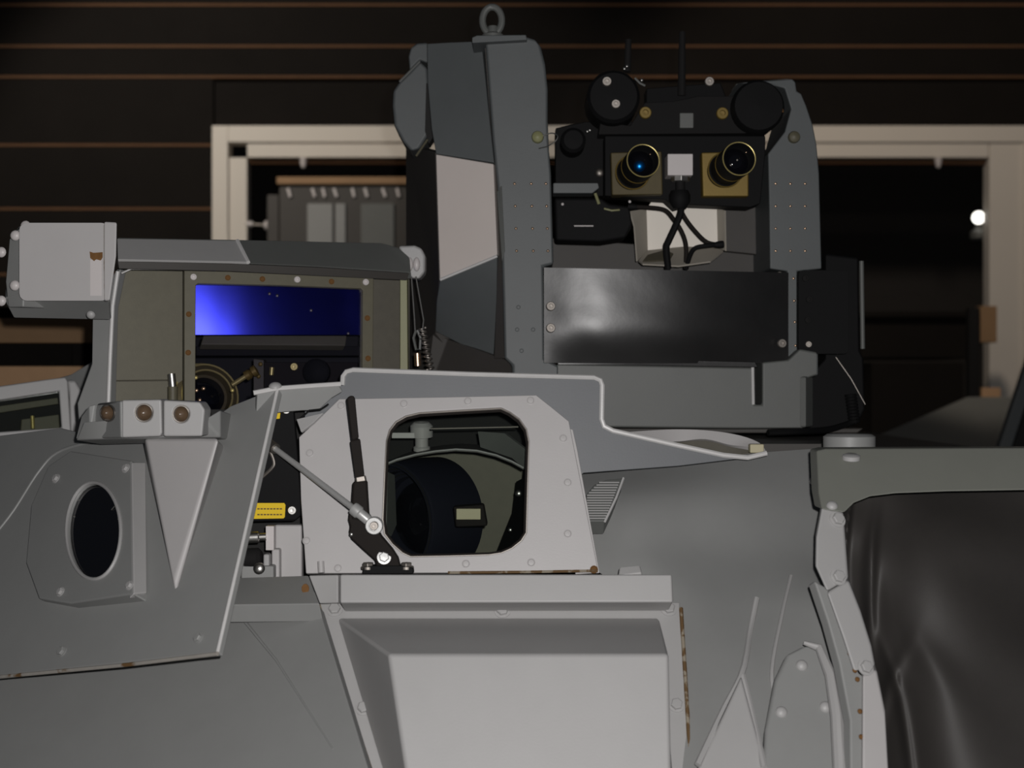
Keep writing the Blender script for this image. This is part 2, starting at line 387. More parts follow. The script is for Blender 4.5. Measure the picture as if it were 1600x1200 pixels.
# left glacis under the cover plate
fl = plane((360, 945, 2.13), (0, 1062, 2.22), (560, 1200, 1.80))
slab('glacis_plate', [pts(fl, (-160, 880), (300, 880), (360, 944), (497, 944), (575, 1200), (610, 1310), (-160, 1310))], 0.02, M['grey'], tur)
obj('weld_ridge', tube_bm([fl.p(372, 958), fl.p(432, 1032), fl.p(520, 1170)], [0.003, 0.002, 0.001], 6), M['grey'], tur)
# bolted flange around the box
ff = plane((500, 944, 2.08), (1060, 944, 2.08), (600, 1200, 1.91))
slab('bolt_flange', [pts(ff, (497, 943), (1062, 941), (1078, 1200), (1086, 1310), (612, 1310), (577, 1200))], 0.03, M['light'], tur)
obj('rusty_seam', tube_bm([ff.p(498, 946), ff.p(540, 1082), ff.p(578, 1200), ff.p(608, 1300)], 0.0032, 6), M['rust_seam'], tur)
obj('rusty_seam', tube_bm([ff.p(1064, 950), ff.p(1071, 1060), ff.p(1079, 1200), ff.p(1086, 1300)], 0.003, 6), M['rust_seam'], tur)
fast_on('flange_bolt', 'hex', ff, [(523, 953), (785, 955), (1045, 952), (568, 1107), (1057, 1102)], 9.5, 'light', tur)
# projecting box
fb = plane((607, 1022, 1.87), (1045, 1022, 1.87), (632, 1200, 1.80))
A = [ff.p(*q) for q in ((526, 965), (1030, 965), (1060, 1310), (630, 1310))]
B = [fb.p(*q) for q in ((607, 1022), (1045, 1022), (1050, 1310), (649, 1310))]
hull('box_cover', A+B, [(0, 1, 2, 3), (4, 7, 6, 5), (0, 4, 5, 1), (1, 5, 6, 2), (2, 6, 7, 3), (3, 7, 4, 0)], M['light'], tur, 0.005, 3)
# ledge
fs_ = plane((530, 897, 2.03), (1050, 897, 2.03), (790, 942, 2.015))
slab('ledge_bar', [pts(fs_, (531, 897), (1050, 897), (1052, 941), (531, 942))], 0.06, M['light'], tur, 0.003)
slab('ledge_end', [P3((482, 899, 2.06), (528, 898, 2.05), (528, 942, 2.04), (499, 943, 2.05))], 0.05, M['light'], tur, 0.002)
slab('ledge_wing', [P3((355, 903, 2.14), (482, 899, 2.10), (499, 943, 2.02), (350, 945, 2.05))], 0.03, M['grey'], tur, 0.002)
obj('rust_spot', slab_bm([[W(477+6*math.cos(t), 920+8*math.sin(t), 2.055) for t in [i*0.7 for i in range(9)]]], 0.002), M['rust'], tur)
obj('ledge_cap', slab_bm([P3((968, 886, 2.06), (1000, 883, 2.06), (1003, 894, 2.05), (1003, 899, 2.05), (966, 899, 2.05))], 0.02), M['light'], tur, 0.003)
# curved cheek
def ck(x, y, Y): return W(x, y, Y)
rows = [
    [ck(880, 730, 2.39), ck(980, 728, 2.34), ck(1080, 719, 2.34), ck(1180, 708, 2.35), ck(1290, 700, 2.38)],
    [ck(890, 790, 2.27), ck(985, 785, 2.23), ck(1085, 775, 2.25), ck(1185, 770, 2.27), ck(1290, 775, 2.29)],
    [ck(910, 870, 2.20), ck(1000, 865, 2.17), ck(1100, 860, 2.19), ck(1195, 860, 2.19), ck(1285, 862, 2.20)],
    [ck(1000, 950, 2.13), ck(1060, 950, 2.10), ck(1130, 950, 2.09), ck(1210, 945, 2.09), ck(1300, 945, 2.09)],
    [ck(1010, 1080, 2.02), ck(1075, 1080, 1.99), ck(1150, 1080, 1.96), ck(1240, 1070, 1.98), ck(1335, 1060, 2.02)],
    [ck(1020, 1320, 1.86), ck(1095, 1320, 1.82), ck(1170, 1320, 1.79), ck(1255, 1320, 1.84), ck(1350, 1320, 1.90)],
]
loft('cheek_armour', rows, M['grey'], tur, 40, 40, 0.02)
# raised facet and ridges low on the cheek
hull('cheek_facet', [W(1158, 1056, 1.955), W(1088, 1210, 1.87), W(1060, 1320, 1.80), W(1222, 1320, 1.79), W(1196, 1200, 1.86), W(1158, 1056, 2.05), W(1060, 1320, 1.95), W(1240, 1320, 1.95)],
     [(0, 1, 2, 3, 4), (5, 7, 6), (0, 5, 6, 2, 1), (0, 4, 3, 7, 5), (2, 6, 7, 3)], M['light'], tur, 0.004)
def ridge(ps, r): obj('weld_ridge', tube_bm([W(*p) for p in ps], r, 8, smooth=16), M['light'], tur)  # lighter paint puts the ridge highlight into its colour
ridge([(1182, 935, 2.09), (1172, 985, 2.05), (1160, 1050, 1.975), (1130, 1110, 1.935), (1090, 1195, 1.875)], 0.0045)
ridge([(1160, 1056, 1.97), (1176, 1120, 1.925), (1194, 1200, 1.86)], 0.005)
ridge([(1236, 900, 2.14), (1222, 960, 2.07), (1206, 1050, 1.985), (1216, 1112, 1.95)], 0.003)
ridge([(1160, 716, 2.42), (1120, 740, 2.36), (1100, 780, 2.285)], 0.003)
pf = plane((920, 750, 2.24), (970, 750, 2.24), (930, 815, 2.17))
slab('ribbed_pad', [pts(pf, (916, 772), (928, 757), (948, 749), (972, 747), (962, 775), (944, 814), (916, 814))], 0.03, M['base'], tur, 0.002)
for i in range(15):
    y = 754+i*4.0; x0 = 936-(y-754)*1.0 if y < 772 else 917; x1 = 969-(y-750)*0.38
    obj('pad_rib', tube_bm([pf.p(x0, y, 0.0003), pf.p(x1, y, 0.0003)], 0.0011, 6), M['light'], tur)
obj('pad_edge', tube_bm(pts(pf, (974, 747), (963, 777), (945, 815)), 0.002, 6), M['edge'], tur)
# rounded access cover low right
slab('access_cover', [[W(x, y, 1.862+(1200-y)*0.00062) for x, y in ((1228, 1022), (1255, 1008), (1285, 1012), (1305, 1040), (1318, 1110), (1322, 1320), (1185, 1320), (1195, 1140), (1210, 1060))]], 0.03, M['grey'], tur, 0.006, seg=3)
obj('beige_bead', tube_bm([W(1256, 1004, 1.96), W(1280, 1012, 1.955), W(1298, 1056, 1.92), W(1308, 1120, 1.88), W(1312, 1200, 1.83), W(1312, 1320, 1.76)], [0.003, 0.006, 0.008, 0.009, 0.009, 0.009], 10), M['light'], tur)
for x, y in ((1253, 1040), (1221, 1113), (1290, 1105)):
    fast('cover_bolt', 'dome', W(x, y, 1.862+(1200-y)*0.00062), (0.05, -0.85, 0.5), 0.0085, 'light', tur)
# curved white rim in blocks
rim = [[(1284, 792), (1318, 800), (1322, 850), (1326, 905), (1292, 925), (1274, 885), (1275, 840)],
       [(1292, 926), (1326, 906), (1345, 955), (1362, 1010), (1368, 1042), (1334, 1050), (1318, 1000)],
       [(1348, 1054), (1370, 1046), (1383, 1110), (1388, 1200), (1390, 1320), (1350, 1320), (1347, 1200)]]
fr_ = plane((1290, 800, 1.97), (1340, 800, 1.985), (1360, 1200, 1.80))
for k, L in enumerate(rim): slab('rim_block', [pts(fr_, *L)], 0.05, M['white' if k == 2 else 'light'], tur, 0.004, off=Vector((0.01, 0.05, 0.0)))
slab('rim_lip', [pts(fr_, (1280, 900), (1306, 915), (1350, 1045), (1364, 1056), (1366, 1320), (1339, 1320), (1337, 1120), (1320, 1030), (1302, 965), off=-0.015)], 0.02, M['grey'], tur, 0.003)
fast_on('rim_bolt', 'hex', fr_, [(1308, 812), (1309, 902), (1352, 1043)], 10, 'light', tur)
for x, y in ((1338, 1046), (1342, 1060), (1330, 1020), (1322, 990), (1346, 1110), (1348, 1150), (1292, 855)):
    fast('rust_chip', 'dome', fr_.p(x, y, -0.004), fr_.n, 0.0035, 'rust', tur)
# lifting bar over the canvas
bar = thing('hatch_hinge', 'green grey flat hinge bar running right above the black canvas', 'hinge', W(1440, 790, 2.0))
fh = plane((1280, 702, 2.06), (1600, 700, 2.06), (1400, 772, 1.99))
slab('hinge_bar', [pts(fh, (1276, 704), (1290, 701), (1720, 699), (1720, 762), (1600, 766), (1480, 768), (1400, 771), (1360, 776), (1335, 786), (1320, 801), (1284, 796), (1279, 770))], 0.05, M['green'], bar, 0.003, off=Vector((0, 0.05, 0.0)))
obj('pin_boss', lathe_bm(W(1327, 706, 2.20), (0, 0, 1), [(0.040, -0.02), (0.040, 0.024), (0.034, 0.028), (0.0, 0.029)], 28), M['grey'], bar)
obj('pin_head', lathe_bm(fh.p(1330, 716), fh.n+Vector((0, 0, 2.5)), [(0.013, -0.002), (0.013, 0.004), (0.009, 0.006), (0.0, 0.006)], 20), M['light'], bar)
fast_on('hinge_bolt', 'dome', fh, [(1300, 790)], 9, 'light', bar)
for x, y in ((1272, 722), (1270, 752)):
    fast('rivet', 'dome', W(x, y, 2.335 if y < 740 else 2.298), (-0.2, -1, 0.5), 0.006, 'light', tur)

# black canvas
def fold(u, v):
    d = 0.0
    for (a, b, c, s, h) in ((0.11, 0.16, 0.25, 0.022, 0.022), (0.22, 0.36, 0.35, 0.035, 0.024), (0.50, 0.62, -0.75, 0.08, 0.014), (0.70, 0.42, -0.75, 0.10, 0.012), (0.20, 0.72, 0.9, 0.03, 0.012), (0.30, 0.80, -0.3, 0.03, 0.012)):
        x = (u-a)*math.cos(c)+(v-b)*math.sin(c); y = -(u-a)*math.sin(c)+(v-b)*math.cos(c)
        d += h*math.exp(-(x/s)**2-(y/0.22)**2)
    d += 0.006*math.sin(9*u+5*v)+0.004*math.sin(17*v-11*u)
    return Vector((-0.2*d, -d, 0.2*d))
rowsC = [[W(1300, 765, 2.14), W(1370, 762, 2.13), W(1480, 758, 2.14), W(1720, 752, 2.15)],
         [W(1300, 860, 2.10), W(1380, 860, 2.05), W(1480, 860, 2.03), W(1720, 860, 2.10)],
         [W(1322, 980, 2.10), W(1400, 980, 2.00), W(1500, 980, 1.98), W(1720, 980, 2.04)],
         [W(1346, 1100, 2.06), W(1420, 1100, 1.97), W(1520, 1100, 1.92), W(1720, 1100, 1.96)],
         [W(1356, 1320, 2.02), W(1430, 1320, 1.92), W(1530, 1320, 1.84), W(1720, 1320, 1.86)]]
cv = loft('canvas_cover', rowsC, M['canvas'], None, 90, 90, 0.004, fold, smooth=80)
tag(cv, 'black creased canvas sheet hanging under the green grey hinge bar', 'cover')

# ================================================================== rain hood around the sight window
hood = thing('rain_hood', 'bluish grey sheet metal hood with bright edges around the white window plate', 'hood', W(740, 740, 2.3))
fH = plane((545, 580, 2.26), (940, 596, 2.27), (740, 700, 2.25))
top = [(535, 602), (536, 588), (541, 581), (552, 578), (740, 585), (928, 590), (938, 594), (941, 602), (940, 655), (944, 666), (958, 673), (1060, 696), (1130, 711), (1168, 715)]
slab('hood_sheet', [pts(fH, *(top+[(1060, 728), (912, 739), (890, 758), (866, 800), (866, 874), (476, 874), (476, 660), (476, 606)])), pts(fH, *rrect(580, 630, 848, 866, 20))], 0.012, M['hood'], hood, 0.001)
obj('edge_highlight', tube_bm([fH.p(x, y, 0.0) for x, y in top+[(1198, 708)]], 0.0042, 8), M['edge'], hood)  # tube added along the sheet edge as its white highlight
# left shelf with a clip
fS = plane((410, 610, 2.12), (530, 602, 2.16), (450, 640, 2.14))
slab('shelf_plate', [pts(fS, (402, 612), (440, 608), (486, 604), (530, 602), (536, 612), (519, 622), (498, 641), (470, 642), (436, 645), (400, 650))], 0.012, M['grey'], hood, 0.002)
obj('edge_highlight', tube_bm(pts(fS, (396, 614), (432, 607), (486, 603), (532, 600)), 0.0038, 8), M['edge'], hood)  # bright tube draws the shelf edge's highlight
fast('screw', 'dome', fS.p(430, 604), (0, -0.4, 1), 0.010, 'light', hood)
obj('slit_clip', tube_bm(pts(fS, (465, 655), (482, 640), (500, 638), (512, 630), off=0.006), 0.0015, 6), M['black'], hood)
obj('clip_tab', slab_bm([P3((463, 655, 2.14), (505, 645, 2.13), (490, 660, 2.13), (470, 675, 2.13))], 0.006), M['light'], hood, 0.001)

# curved collar seen below the pedestal
col = thing('ring_collar', 'pale curved collar with a ragged brown inside, under the pedestal base', 'ring', W(1100, 705, 2.6))
ct_ = [(980, 675, 2.39), (1050, 671, 2.415), (1110, 673, 2.415), (1158, 681, 2.41), (1188, 693, 2.40), (1198, 708, 2.39)]
cb_ = [(985, 683, 2.385), (1050, 690, 2.41), (1100, 686, 2.41), (1140, 695, 2.405), (1172, 699, 2.395), (1190, 712, 2.385)]
loft('collar_band', [[W(*p) for p in ct_], [W(*p) for p in cb_]], M['white'], col, 30, 4, 0.008)
loft('liner', [[W(x, y-3, Y+0.010) for x, y, Y in cb_], [W(x, y+26, Y+0.012) for x, y, Y in cb_]], M['olive_dark'], col, 30, 4, 0.006)
pbox('end_block', 1172, 694, 1194, 708, 2.37, 0.02, M['cream'], col, 0.002)

# ================================================================== white window plate with the big lens behind
lh = thing('lens_window', 'white bolted plate with a rounded octagonal glass window showing a large lens', 'sight window', W(720, 897, 2.12))
fw = plane((470, 895, 2.10), (935, 893, 2.10), (700, 620, 2.17))
oct_ = [(603, 688), (608, 671), (618, 658), (634, 649), (655, 644), (720, 640), (783, 636.5), (797, 643), (812, 654), (823, 670), (827, 690), (826, 720), (823, 832), (815, 845), (800, 857), (784, 864), (765, 867), (700, 869), (641, 870), (628, 864), (612, 850), (600, 834), (597, 812), (600, 740)]
slab('face_plate', [pts(fw, (478, 896), (470, 780), (467, 683), (500, 652), (530, 623), (700, 620), (838, 617), (862, 636), (889, 658), (912, 775), (935, 892), (700, 895)), pts(fw, *oct_)], 0.014, M['white'], lh, 0.0015)
slab('backing_plate', [pts(fw, (880, 662), (896, 668), (903, 700), (938, 893), (900, 895), off=-0.016)], 0.008, M['white'], lh, 0.001)
for nm, r, mt in (('window_gasket', 0.0035, 'rubber'), ('window_bead', 0.0016, 'dull_steel')):
    off = -0.009 if r > 0.003 else -0.0045
    cx, cy = 714, 754; s = 0.985 if r > 0.003 else 0.995
    obj(nm, tube_bm([fw.p(cx+(x-cx)*s, cy+(y-cy)*s, off) for x, y in oct_], r, 8, closed=True), M[mt], lh)
slab('glass_pane', [[fw.p(714+(x-714)*1.02, 754+(y-754)*1.02, -0.0145) for x, y in oct_]], 0.004, M['glass'], lh, 0)
fast_on('plate_screw', 'flush', fw, [(533, 634), (631, 631), (731, 627), (829, 626), (880, 685), (887, 754), (887, 834), (830, 879), (728, 881), (528, 888), (479, 845), (484, 708)], 6.5, 'white', lh)
obj('rusty_seam', tube_bm([fw.p(700, 895, 0.002), fw.p(820, 894, 0.002), fw.p(934, 892, 0.002)], 0.0022, 6), M['rust_seam'], lh)
fast('rust_spot', 'flush', fw.p(928, 890, 0.001), fw.n, 0.006, 'rust', lh)
obj('stud', cyl_bm(fw.p(503, 896, 0.006), fw.p(502, 878, 0.006), 0.005, n=14), M['white'], lh)
# interior
slab('inner_back', [P3((592, 628, 2.54), (880, 628, 2.54), (880, 900, 2.54), (592, 900, 2.54))], 0.02, M['black_matte'], lh, 0)
obj('inner_floor', slab_bm([P3((594, 890, 2.16), (836, 888, 2.16), (838, 862, 2.5), (596, 862, 2.5))], 0.01), M['black_matte'], lh)
ax = Vector((-0.62, -0.78, 0.0)).normalized()
dc = W(684, 806, 2.41)
R0 = 0.101
obj('lens_barrel', lathe_bm(dc, ax, [(R0, 0), (R0, 0.12), (R0*0.985, 0.124), (R0*0.90, 0.124), (R0*0.88, 0.10), (R0*0.80, 0.095), (R0*0.80, 0.07), (R0*0.70, 0.065), (R0*0.70, 0.045)], 64), M['navy'], lh)
obj('lens_element', lathe_bm(dc, ax, [(R0*0.69, 0.035), (R0*0.5, 0.055), (R0*0.25, 0.066), (0.0, 0.070)], 48), M['lens'], lh)
for q, h in ((0.95, 0.126), (0.84, 0.099), (0.75, 0.072)):
    obj('lens_ring', tube_bm([dc + ax*h + (ax.to_track_quat('Z', 'Y') @ Vector((R0*q*math.cos(t*math.pi/24), R0*q*math.sin(t*math.pi/24), 0))) for t in range(48)], 0.0010, 6, closed=True), M['charcoal'], lh)
arcx = [(596, 728), (620, 718), (650, 710), (680, 705), (712, 702), (745, 704), (775, 711), (800, 721), (818, 731)]
Yo = 2.475
slab('olive_guard', [[W(x, y, Yo) for x, y in arcx+[(812, 770), (790, 850), (775, 900), (600, 900)]]], 0.01, M['olive'], lh, 0.001)
obj('guard_edge', tube_bm([W(x, y, 2.23) for x, y in arcx], 0.0015, 8), M['zinc'], lh)
bmg = bmesh.new()
ga = [bmg.verts.new(W(x, y+0.5, 2.231)) for x, y in arcx]; gb = [bmg.verts.new(W(x, y+0.5, 2.231)+Vector((0, 0.23, 0))) for x, y in arcx]
gc = [bmg.verts.new(W(x, y+3, 2.231)) for x, y in arcx]; gd = [bmg.verts.new(W(x, y+3, 2.231)+Vector((0, 0.23, 0))) for x, y in arcx]
for i in range(len(arcx)-1):
    for p, q in ((ga, gb), (gb, gd), (gd, gc), (gc, ga)): bmg.faces.new((p[i], p[i+1], q[i+1], q[i]))
for i in (0, -1): bmg.faces.new((ga[i], gb[i], gd[i], gc[i]))
obj('guard_arch', bmg, M['brown'], lh)
pbox('cream_tag', 713, 795, 751, 812, 2.20, 0.012, M['cream'], lh, 0.001)
obj('tag_holder', slab_bm([P3((708, 792, 2.21), (756, 788, 2.21), (762, 822, 2.21), (712, 824, 2.21))], 0.03), M['rubber'], lh, 0.003)
obj('inner_lamp', lathe_bm(W(659, 704, 2.36), (0, -0.15, 1), [(0.014, 0), (0.014, 0.006), (0.011, 0.008), (0.011, 0.022), (0.019, 0.024), (0.019, 0.042), (0.013, 0.048), (0.0, 0.050)], 20), M['white'], lh)
pbox('lamp_bracket', 612, 676, 648, 685, 2.34, 0.02, M['white'], lh, 0.001)
slab('slanted_plate', [P3((746, 674, 2.30), (788, 677, 2.28), (828, 708, 2.24), (828, 742, 2.24), (800, 716, 2.27), (750, 699, 2.30))], 0.008, M['base'], lh, 0.001)
obj('top_rail', tube_bm([fw.p(670, 658, -0.05), fw.p(810, 655, -0.05)], 0.0015, 6), M['dull_steel'], lh)
slab('right_wall', [P3((806, 752, 2.34), (840, 735, 2.2), (838, 862, 2.2), (775, 862, 2.40), (800, 800, 2.38))], 0.01, M['black'], lh, 0.002)
fast('inner_bolt', 'dome', W(810, 771, 2.27), (-0.3, -1, 0.1), 0.006, 'steel', lh)
fast('inner_bolt', 'dome', W(797, 828, 2.30), (-0.3, -1, 0.1), 0.004, 'steel', lh)
slab('left_baffle', [P3((606, 737, 2.22), (617, 742, 2.25), (620, 820, 2.25), (612, 838, 2.22), (604, 830, 2.2))], 0.006, M['base'], lh, 0.001)

# ================================================================== wiper
wp = thing('window_wiper', 'black jointed wiper bolted on the ledge before the white window plate', 'wiper', W(605, 897, 2.06))
Yw = 2.045
def bar_poly(name, L, Y, th, m='rubber', bev=0.0015): return slab(name, [[W(x, y, Y) for x, y in L]], th, M[m], wp, bev)
bar_poly('foot_plate', [(568, 886), (585, 884), (626, 884), (645, 887), (646, 897), (566, 897)], Yw-0.005, 0.022, 'black')
bar_poly('bracket', [(546, 796), (556, 786), (578, 806), (596, 838), (613, 858), (622, 872), (626, 888), (588, 888), (586, 876), (566, 858), (549, 842), (545, 832), (547, 822), (544, 812)], Yw-0.002, 0.016, 'rubber', 0.003)
bar_poly('sleeve', [(551, 752), (573, 750), (576, 800), (578, 816), (548, 812), (549, 780)], Yw-0.004, 0.016, 'rubber', 0.004)
bar_poly('lower_arm', [(547, 688), (562, 685), (569, 745), (555, 748)], Yw-0.001, 0.010, 'rubber', 0.003)
bar_poly('upper_arm', [(541, 622), (549, 617), (554, 622), (560, 686), (549, 690)], Yw-0.001, 0.010, 'rubber', 0.003)
obj('arm_clip', slab_bm([P3((555, 746, Yw-0.005), (570, 743, Yw-0.005), (572, 752, Yw-0.005), (556, 754, Yw-0.005))], 0.014), M['dull_steel'], wp, 0.002)
fast('pivot_bolt', 'hex', W(600, 871, Yw-0.002), (0.1, -1, 0.25), 0.0075, 'zinc', wp)
for x in (575, 635):
    obj('mount_bolt', cyl_bm(W(x, 885, Yw+0.004), W(x, 879, Yw+0.004), 0.0085, n=6), M['dull_steel'], wp, 0.001)
    obj('bolt_washer', cyl_bm(W(x, 889, Yw+0.004), W(x, 885, Yw+0.004), 0.010, n=16), M['dull_steel'], wp)
fast('set_screw', 'dome', W(549, 835, Yw-0.003), (0, -1, 0), 0.003, 'steel', wp)
# support rod
rod = thing('support_rod', 'thin steel rod reaching from the cover plate to the wiper bracket', 'rod', W(586, 830, 2.0))
a, b = W(418, 692, 2.17), W(556, 797, 2.025)
e = W(585, 821, 2.02)
obj('shaft', cyl_bm(a, b, 0.0046, n=16), M['zinc'], rod)
obj('rear_socket', cyl_bm(a+(a-b).normalized()*0.01, a+(b-a).normalized()*0.022, 0.0085, n=16), M['dull_steel'], rod)
d = (e-b).normalized()
obj('end_fitting', lathe_bm(b-d*0.006, d, [(0.0085, 0), (0.0095, 0.003), (0.0095, 0.012), (0.0075, 0.014), (0.0075, 0.030), (0.006, 0.034)], 18), M['zinc'], rod)
obj('eye', lathe_bm(e+Vector((0, 0.004, 0)), (0, -1, 0), [(0.0128, 0), (0.0128, 0.010), (0.0115, 0.012), (0.0075, 0.012), (0.0075, 0.006)], 24), M['zinc'], rod)
fast('eye_bolt', 'socket', e+Vector((0, -0.003, 0)), (0, -1, 0), 0.0062, 'dull_steel', rod)

# ================================================================== black latch plate with yellow labels, behind the cover edge
lat = thing('latch_plate', 'black upright plate with yellow warning labels behind the cover edge', 'bracket', W(430, 905, 2.22))
Yl = 2.19
slab('plate', [[W(x, y, Yl) for x, y in ((380, 636), (452, 635), (459, 640), (466, 720), (471, 790), (470, 806), (460, 814), (380, 816))]], 0.012, M['black'], lat, 0.003)
slab('yellow_label', [[W(x, y, Yl-0.002) for x, y in ((380, 789), (402, 786), (444, 786), (446, 789), (445, 808), (443, 810), (378, 811))]], 0.002, M['yellow'], lat, 0)
for y in (794, 803):
    for x in range(402, 440, 5): pbox('print_line', x, y, x+3.6, y+2.2, Yl-0.0028, 0.001, M['ink'], lat, 0)
slab('yellow_label', [[W(x, y, Yl-0.002) for x, y in ((420, 637), (439, 638), (437, 654), (420, 656))]], 0.002, M['yellow'], lat, 0)
for x, y in ((448, 640), (457, 797)): fast('screw', 'socket', W(x, y, Yl), (0, -1, 0), 0.0068, 'steel', lat)
obj('wire_loop', tube_bm([W(410, 745, Yl-0.01), W(424, 732, Yl-0.014), W(428, 722, Yl-0.014), W(420, 700, Yl-0.012)], 0.0028, 8, smooth=14), M['dull_steel'], lat)
# white hardware below
hw = thing('white_hinge_block', 'white block with shiny fittings below the yellow labelled black plate', 'hinge', W(430, 903, 2.2))
pbox('block', 428, 820, 472, 906, 2.20, 0.02, M['white'], hw, 0.004)
pbox('white_strip', 415, 822, 428, 860, 2.17, 0.02, M['bare'], hw, 0.001)
pbox('rib', 424, 858, 437, 906, 2.18, 0.02, M['white'], hw, 0.003)
pbox('rib', 411, 866, 421, 896, 2.165, 0.02, M['light'], hw, 0.003)
obj('bushing', lathe_bm(W(386, 840, 2.17), (1, 0, 0.05), [(0.009, 0), (0.009, 0.018), (0.006, 0.02), (0.006, 0.03)], 18), M['steel'], hw)
obj('bushing', lathe_bm(W(384, 872, 2.17), (1, -0.1, 0.05), [(0.015, 0), (0.015, 0.02), (0.010, 0.025), (0.0, 0.026)], 18), M['charcoal'], hw)
fast('bolt', 'dome', W(405, 888, 2.14), (0, -1, 0.2), 0.009, 'steel', hw)
pbox('base_strip', 376, 884, 428, 906, 2.16, 0.04, M['grey'], hw, 0.003)
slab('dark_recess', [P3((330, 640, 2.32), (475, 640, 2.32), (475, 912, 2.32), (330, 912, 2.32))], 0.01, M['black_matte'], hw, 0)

# ================================================================== left cover plate
cov = thing('sight_cover', 'grey sloping cover plate with a black oval port and lit triangular facet', 'armour cover', W(200, 1050, 2.05))
fc = plane((340, 1020, 1.87), (435, 603, 2.13), (0, 1056, 2.10))
slab('cover_plate', [pts(fc, (340, 1020), (435, 604), (428, 607), (360, 634), (322, 662), (160, 684), (95, 668), (0, 680), (-170, 700), (-170, 1073), (0, 1056)), pts(fc, *ell(150, 828, 34, 66, 30))], 0.012, M['grey'], cov, 0.0025, seg=2)
obj('edge_highlight', tube_bm(pts(fc, (434, 606), (388, 810), (340, 1019)), 0.0026, 8), M['edge'], cov)  # highlight of the plate's right edge, added as a bright tube
obj('rusty_edge', tube_bm(pts(fc, (340, 1021.5), (200, 1038.5), (0, 1057.5), (-165, 1073.5)), 0.0028, 8), M['rust_line'], cov)
obj('contour_bead', tube_bm(pts(fc, (-20, 850), (20, 800), (60, 738), (92, 706), (150, 688)), 0.0026, 8, smooth=20), M['grey'], cov)
# port boss
OFF = 0.045
fport = plane((197, 732, fc(197, 732)-0.040), (203, 915, fc(203, 915)-0.040), (88, 748, fc(88, 748)-0.022))
bossL = [(205, 719), (208, 928), (110, 943), (60, 935), (40, 880), (48, 790), (75, 728), (110, 704)]
hole = ell(148, 830, 41, 74, 36, 0.0)
slab('port_boss', [pts(fport, *bossL), pts(fport, *hole)], 0.035, M['grey'], cov, 0.003)
slab('edge_strip', [[fport.p(206, 722), fport.p(209, 928)] + [W(230, 926, fport(209, 928)+0.022), W(228, 722, fport(206, 722)+0.022)]], 0.012, M['light'], cov, 0.002)
obj('port_rim', tube_bm([fport.p(x, y, 0.001) for x, y in ell(147, 830, 42.5, 75.5, 48)], 0.0028, 8, closed=True), M['light'], cov)
pc = fport.p(148, 830)
slab('port_glass', [pts(fport, *ell(148, 830, 41.5, 74.5, 36), off=-0.004)], 0.006, M['lens'], cov, 0)
for x, y, r in ((120, 780, 0.3), (172, 795, -0.8), (182, 810, -0.9), (113, 805, 0.5)):
    c = fport.p(x, y, -0.003); obj('port_glint', cyl_bm(c, c+Vector((0.008*math.cos(r), -0.002, -0.008*math.sin(r))), 0.0012, n=8), M['steel'], cov)
fast_on('boss_bolt', 'hex', fport, [(88, 748), (197, 732), (95, 925), (203, 915)], 6, 'light', cov)
fast_on('cover_bolt', 'hex', fc, [(310, 997), (97, 1018)], 7, 'grey', cov)
# lit triangular facet
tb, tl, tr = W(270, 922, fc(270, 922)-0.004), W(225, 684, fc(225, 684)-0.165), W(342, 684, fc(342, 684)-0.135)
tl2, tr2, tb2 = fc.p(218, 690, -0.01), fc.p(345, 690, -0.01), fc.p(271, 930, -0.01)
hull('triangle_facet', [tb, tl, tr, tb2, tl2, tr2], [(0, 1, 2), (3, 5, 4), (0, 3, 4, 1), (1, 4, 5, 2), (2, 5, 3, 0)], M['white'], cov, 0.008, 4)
# lamp row
Yt = 2.03
def lampblock(L, Y, lx, ly, rx, ry, m, name='lamp_block', tilt=0.0):
    L3 = [W(x, y, Y+tilt*(x-lx)) for x, y in L]
    H3 = [W(x, y, Y+tilt*(x-lx)) for x, y in ell(lx, ly, rx, ry, 24)]
    s = slab(name, [L3, H3], 0.045, M[m], cov, 0.003)
    obj('lamp_lens', lathe_bm(W(lx, ly, Y+0.016), (0.0, -1, 0), [(rx*Y/F*1.06, 0), (rx*Y/F*0.8, 0.006), (rx*Y/F*0.4, 0.010), (0.0, 0.011)], 20), M['amber'], s)
    obj('lamp_ring', tube_bm([W(x, y, Y-0.001+tilt*(x-lx)) for x, y in ell(lx, ly, rx, ry, 24)], 0.0012, 6, closed=True), M['dull_steel'], s)
lampblock([(152, 630), (188, 626), (189, 684), (148, 686), (139, 682)], Yt+0.04, 168, 645, 11, 13, 'grey', tilt=-0.0018)
lampblock([(190, 625), (252, 624), (253, 676), (250, 682), (190, 684)], Yt, 225, 645, 13.5, 13.5, 'light')
lampblock([(255, 625), (312, 628), (320, 640), (316, 682), (255, 682)], Yt+0.003, 283, 647, 12.5, 13, 'light')
slab('lamp_shelf', [P3((130, 660, Yt+0.06), (190, 655, Yt+0.03), (320, 655, Yt+0.03), (345, 640, Yt+0.05), (345, 684, Yt+0.05), (190, 686, Yt+0.035), (118, 688, Yt+0.09))], 0.16, M['grey'], cov, 0.003, off=Vector((0, 0.13, -0.012)))
slab('side_tab', [P3((139, 634, Yt+0.07), (148, 632, Yt+0.07), (140, 684, Yt+0.07), (118, 686, Yt+0.09), (127, 650, Yt+0.09))], 0.02, M['grey'], cov, 0.002)

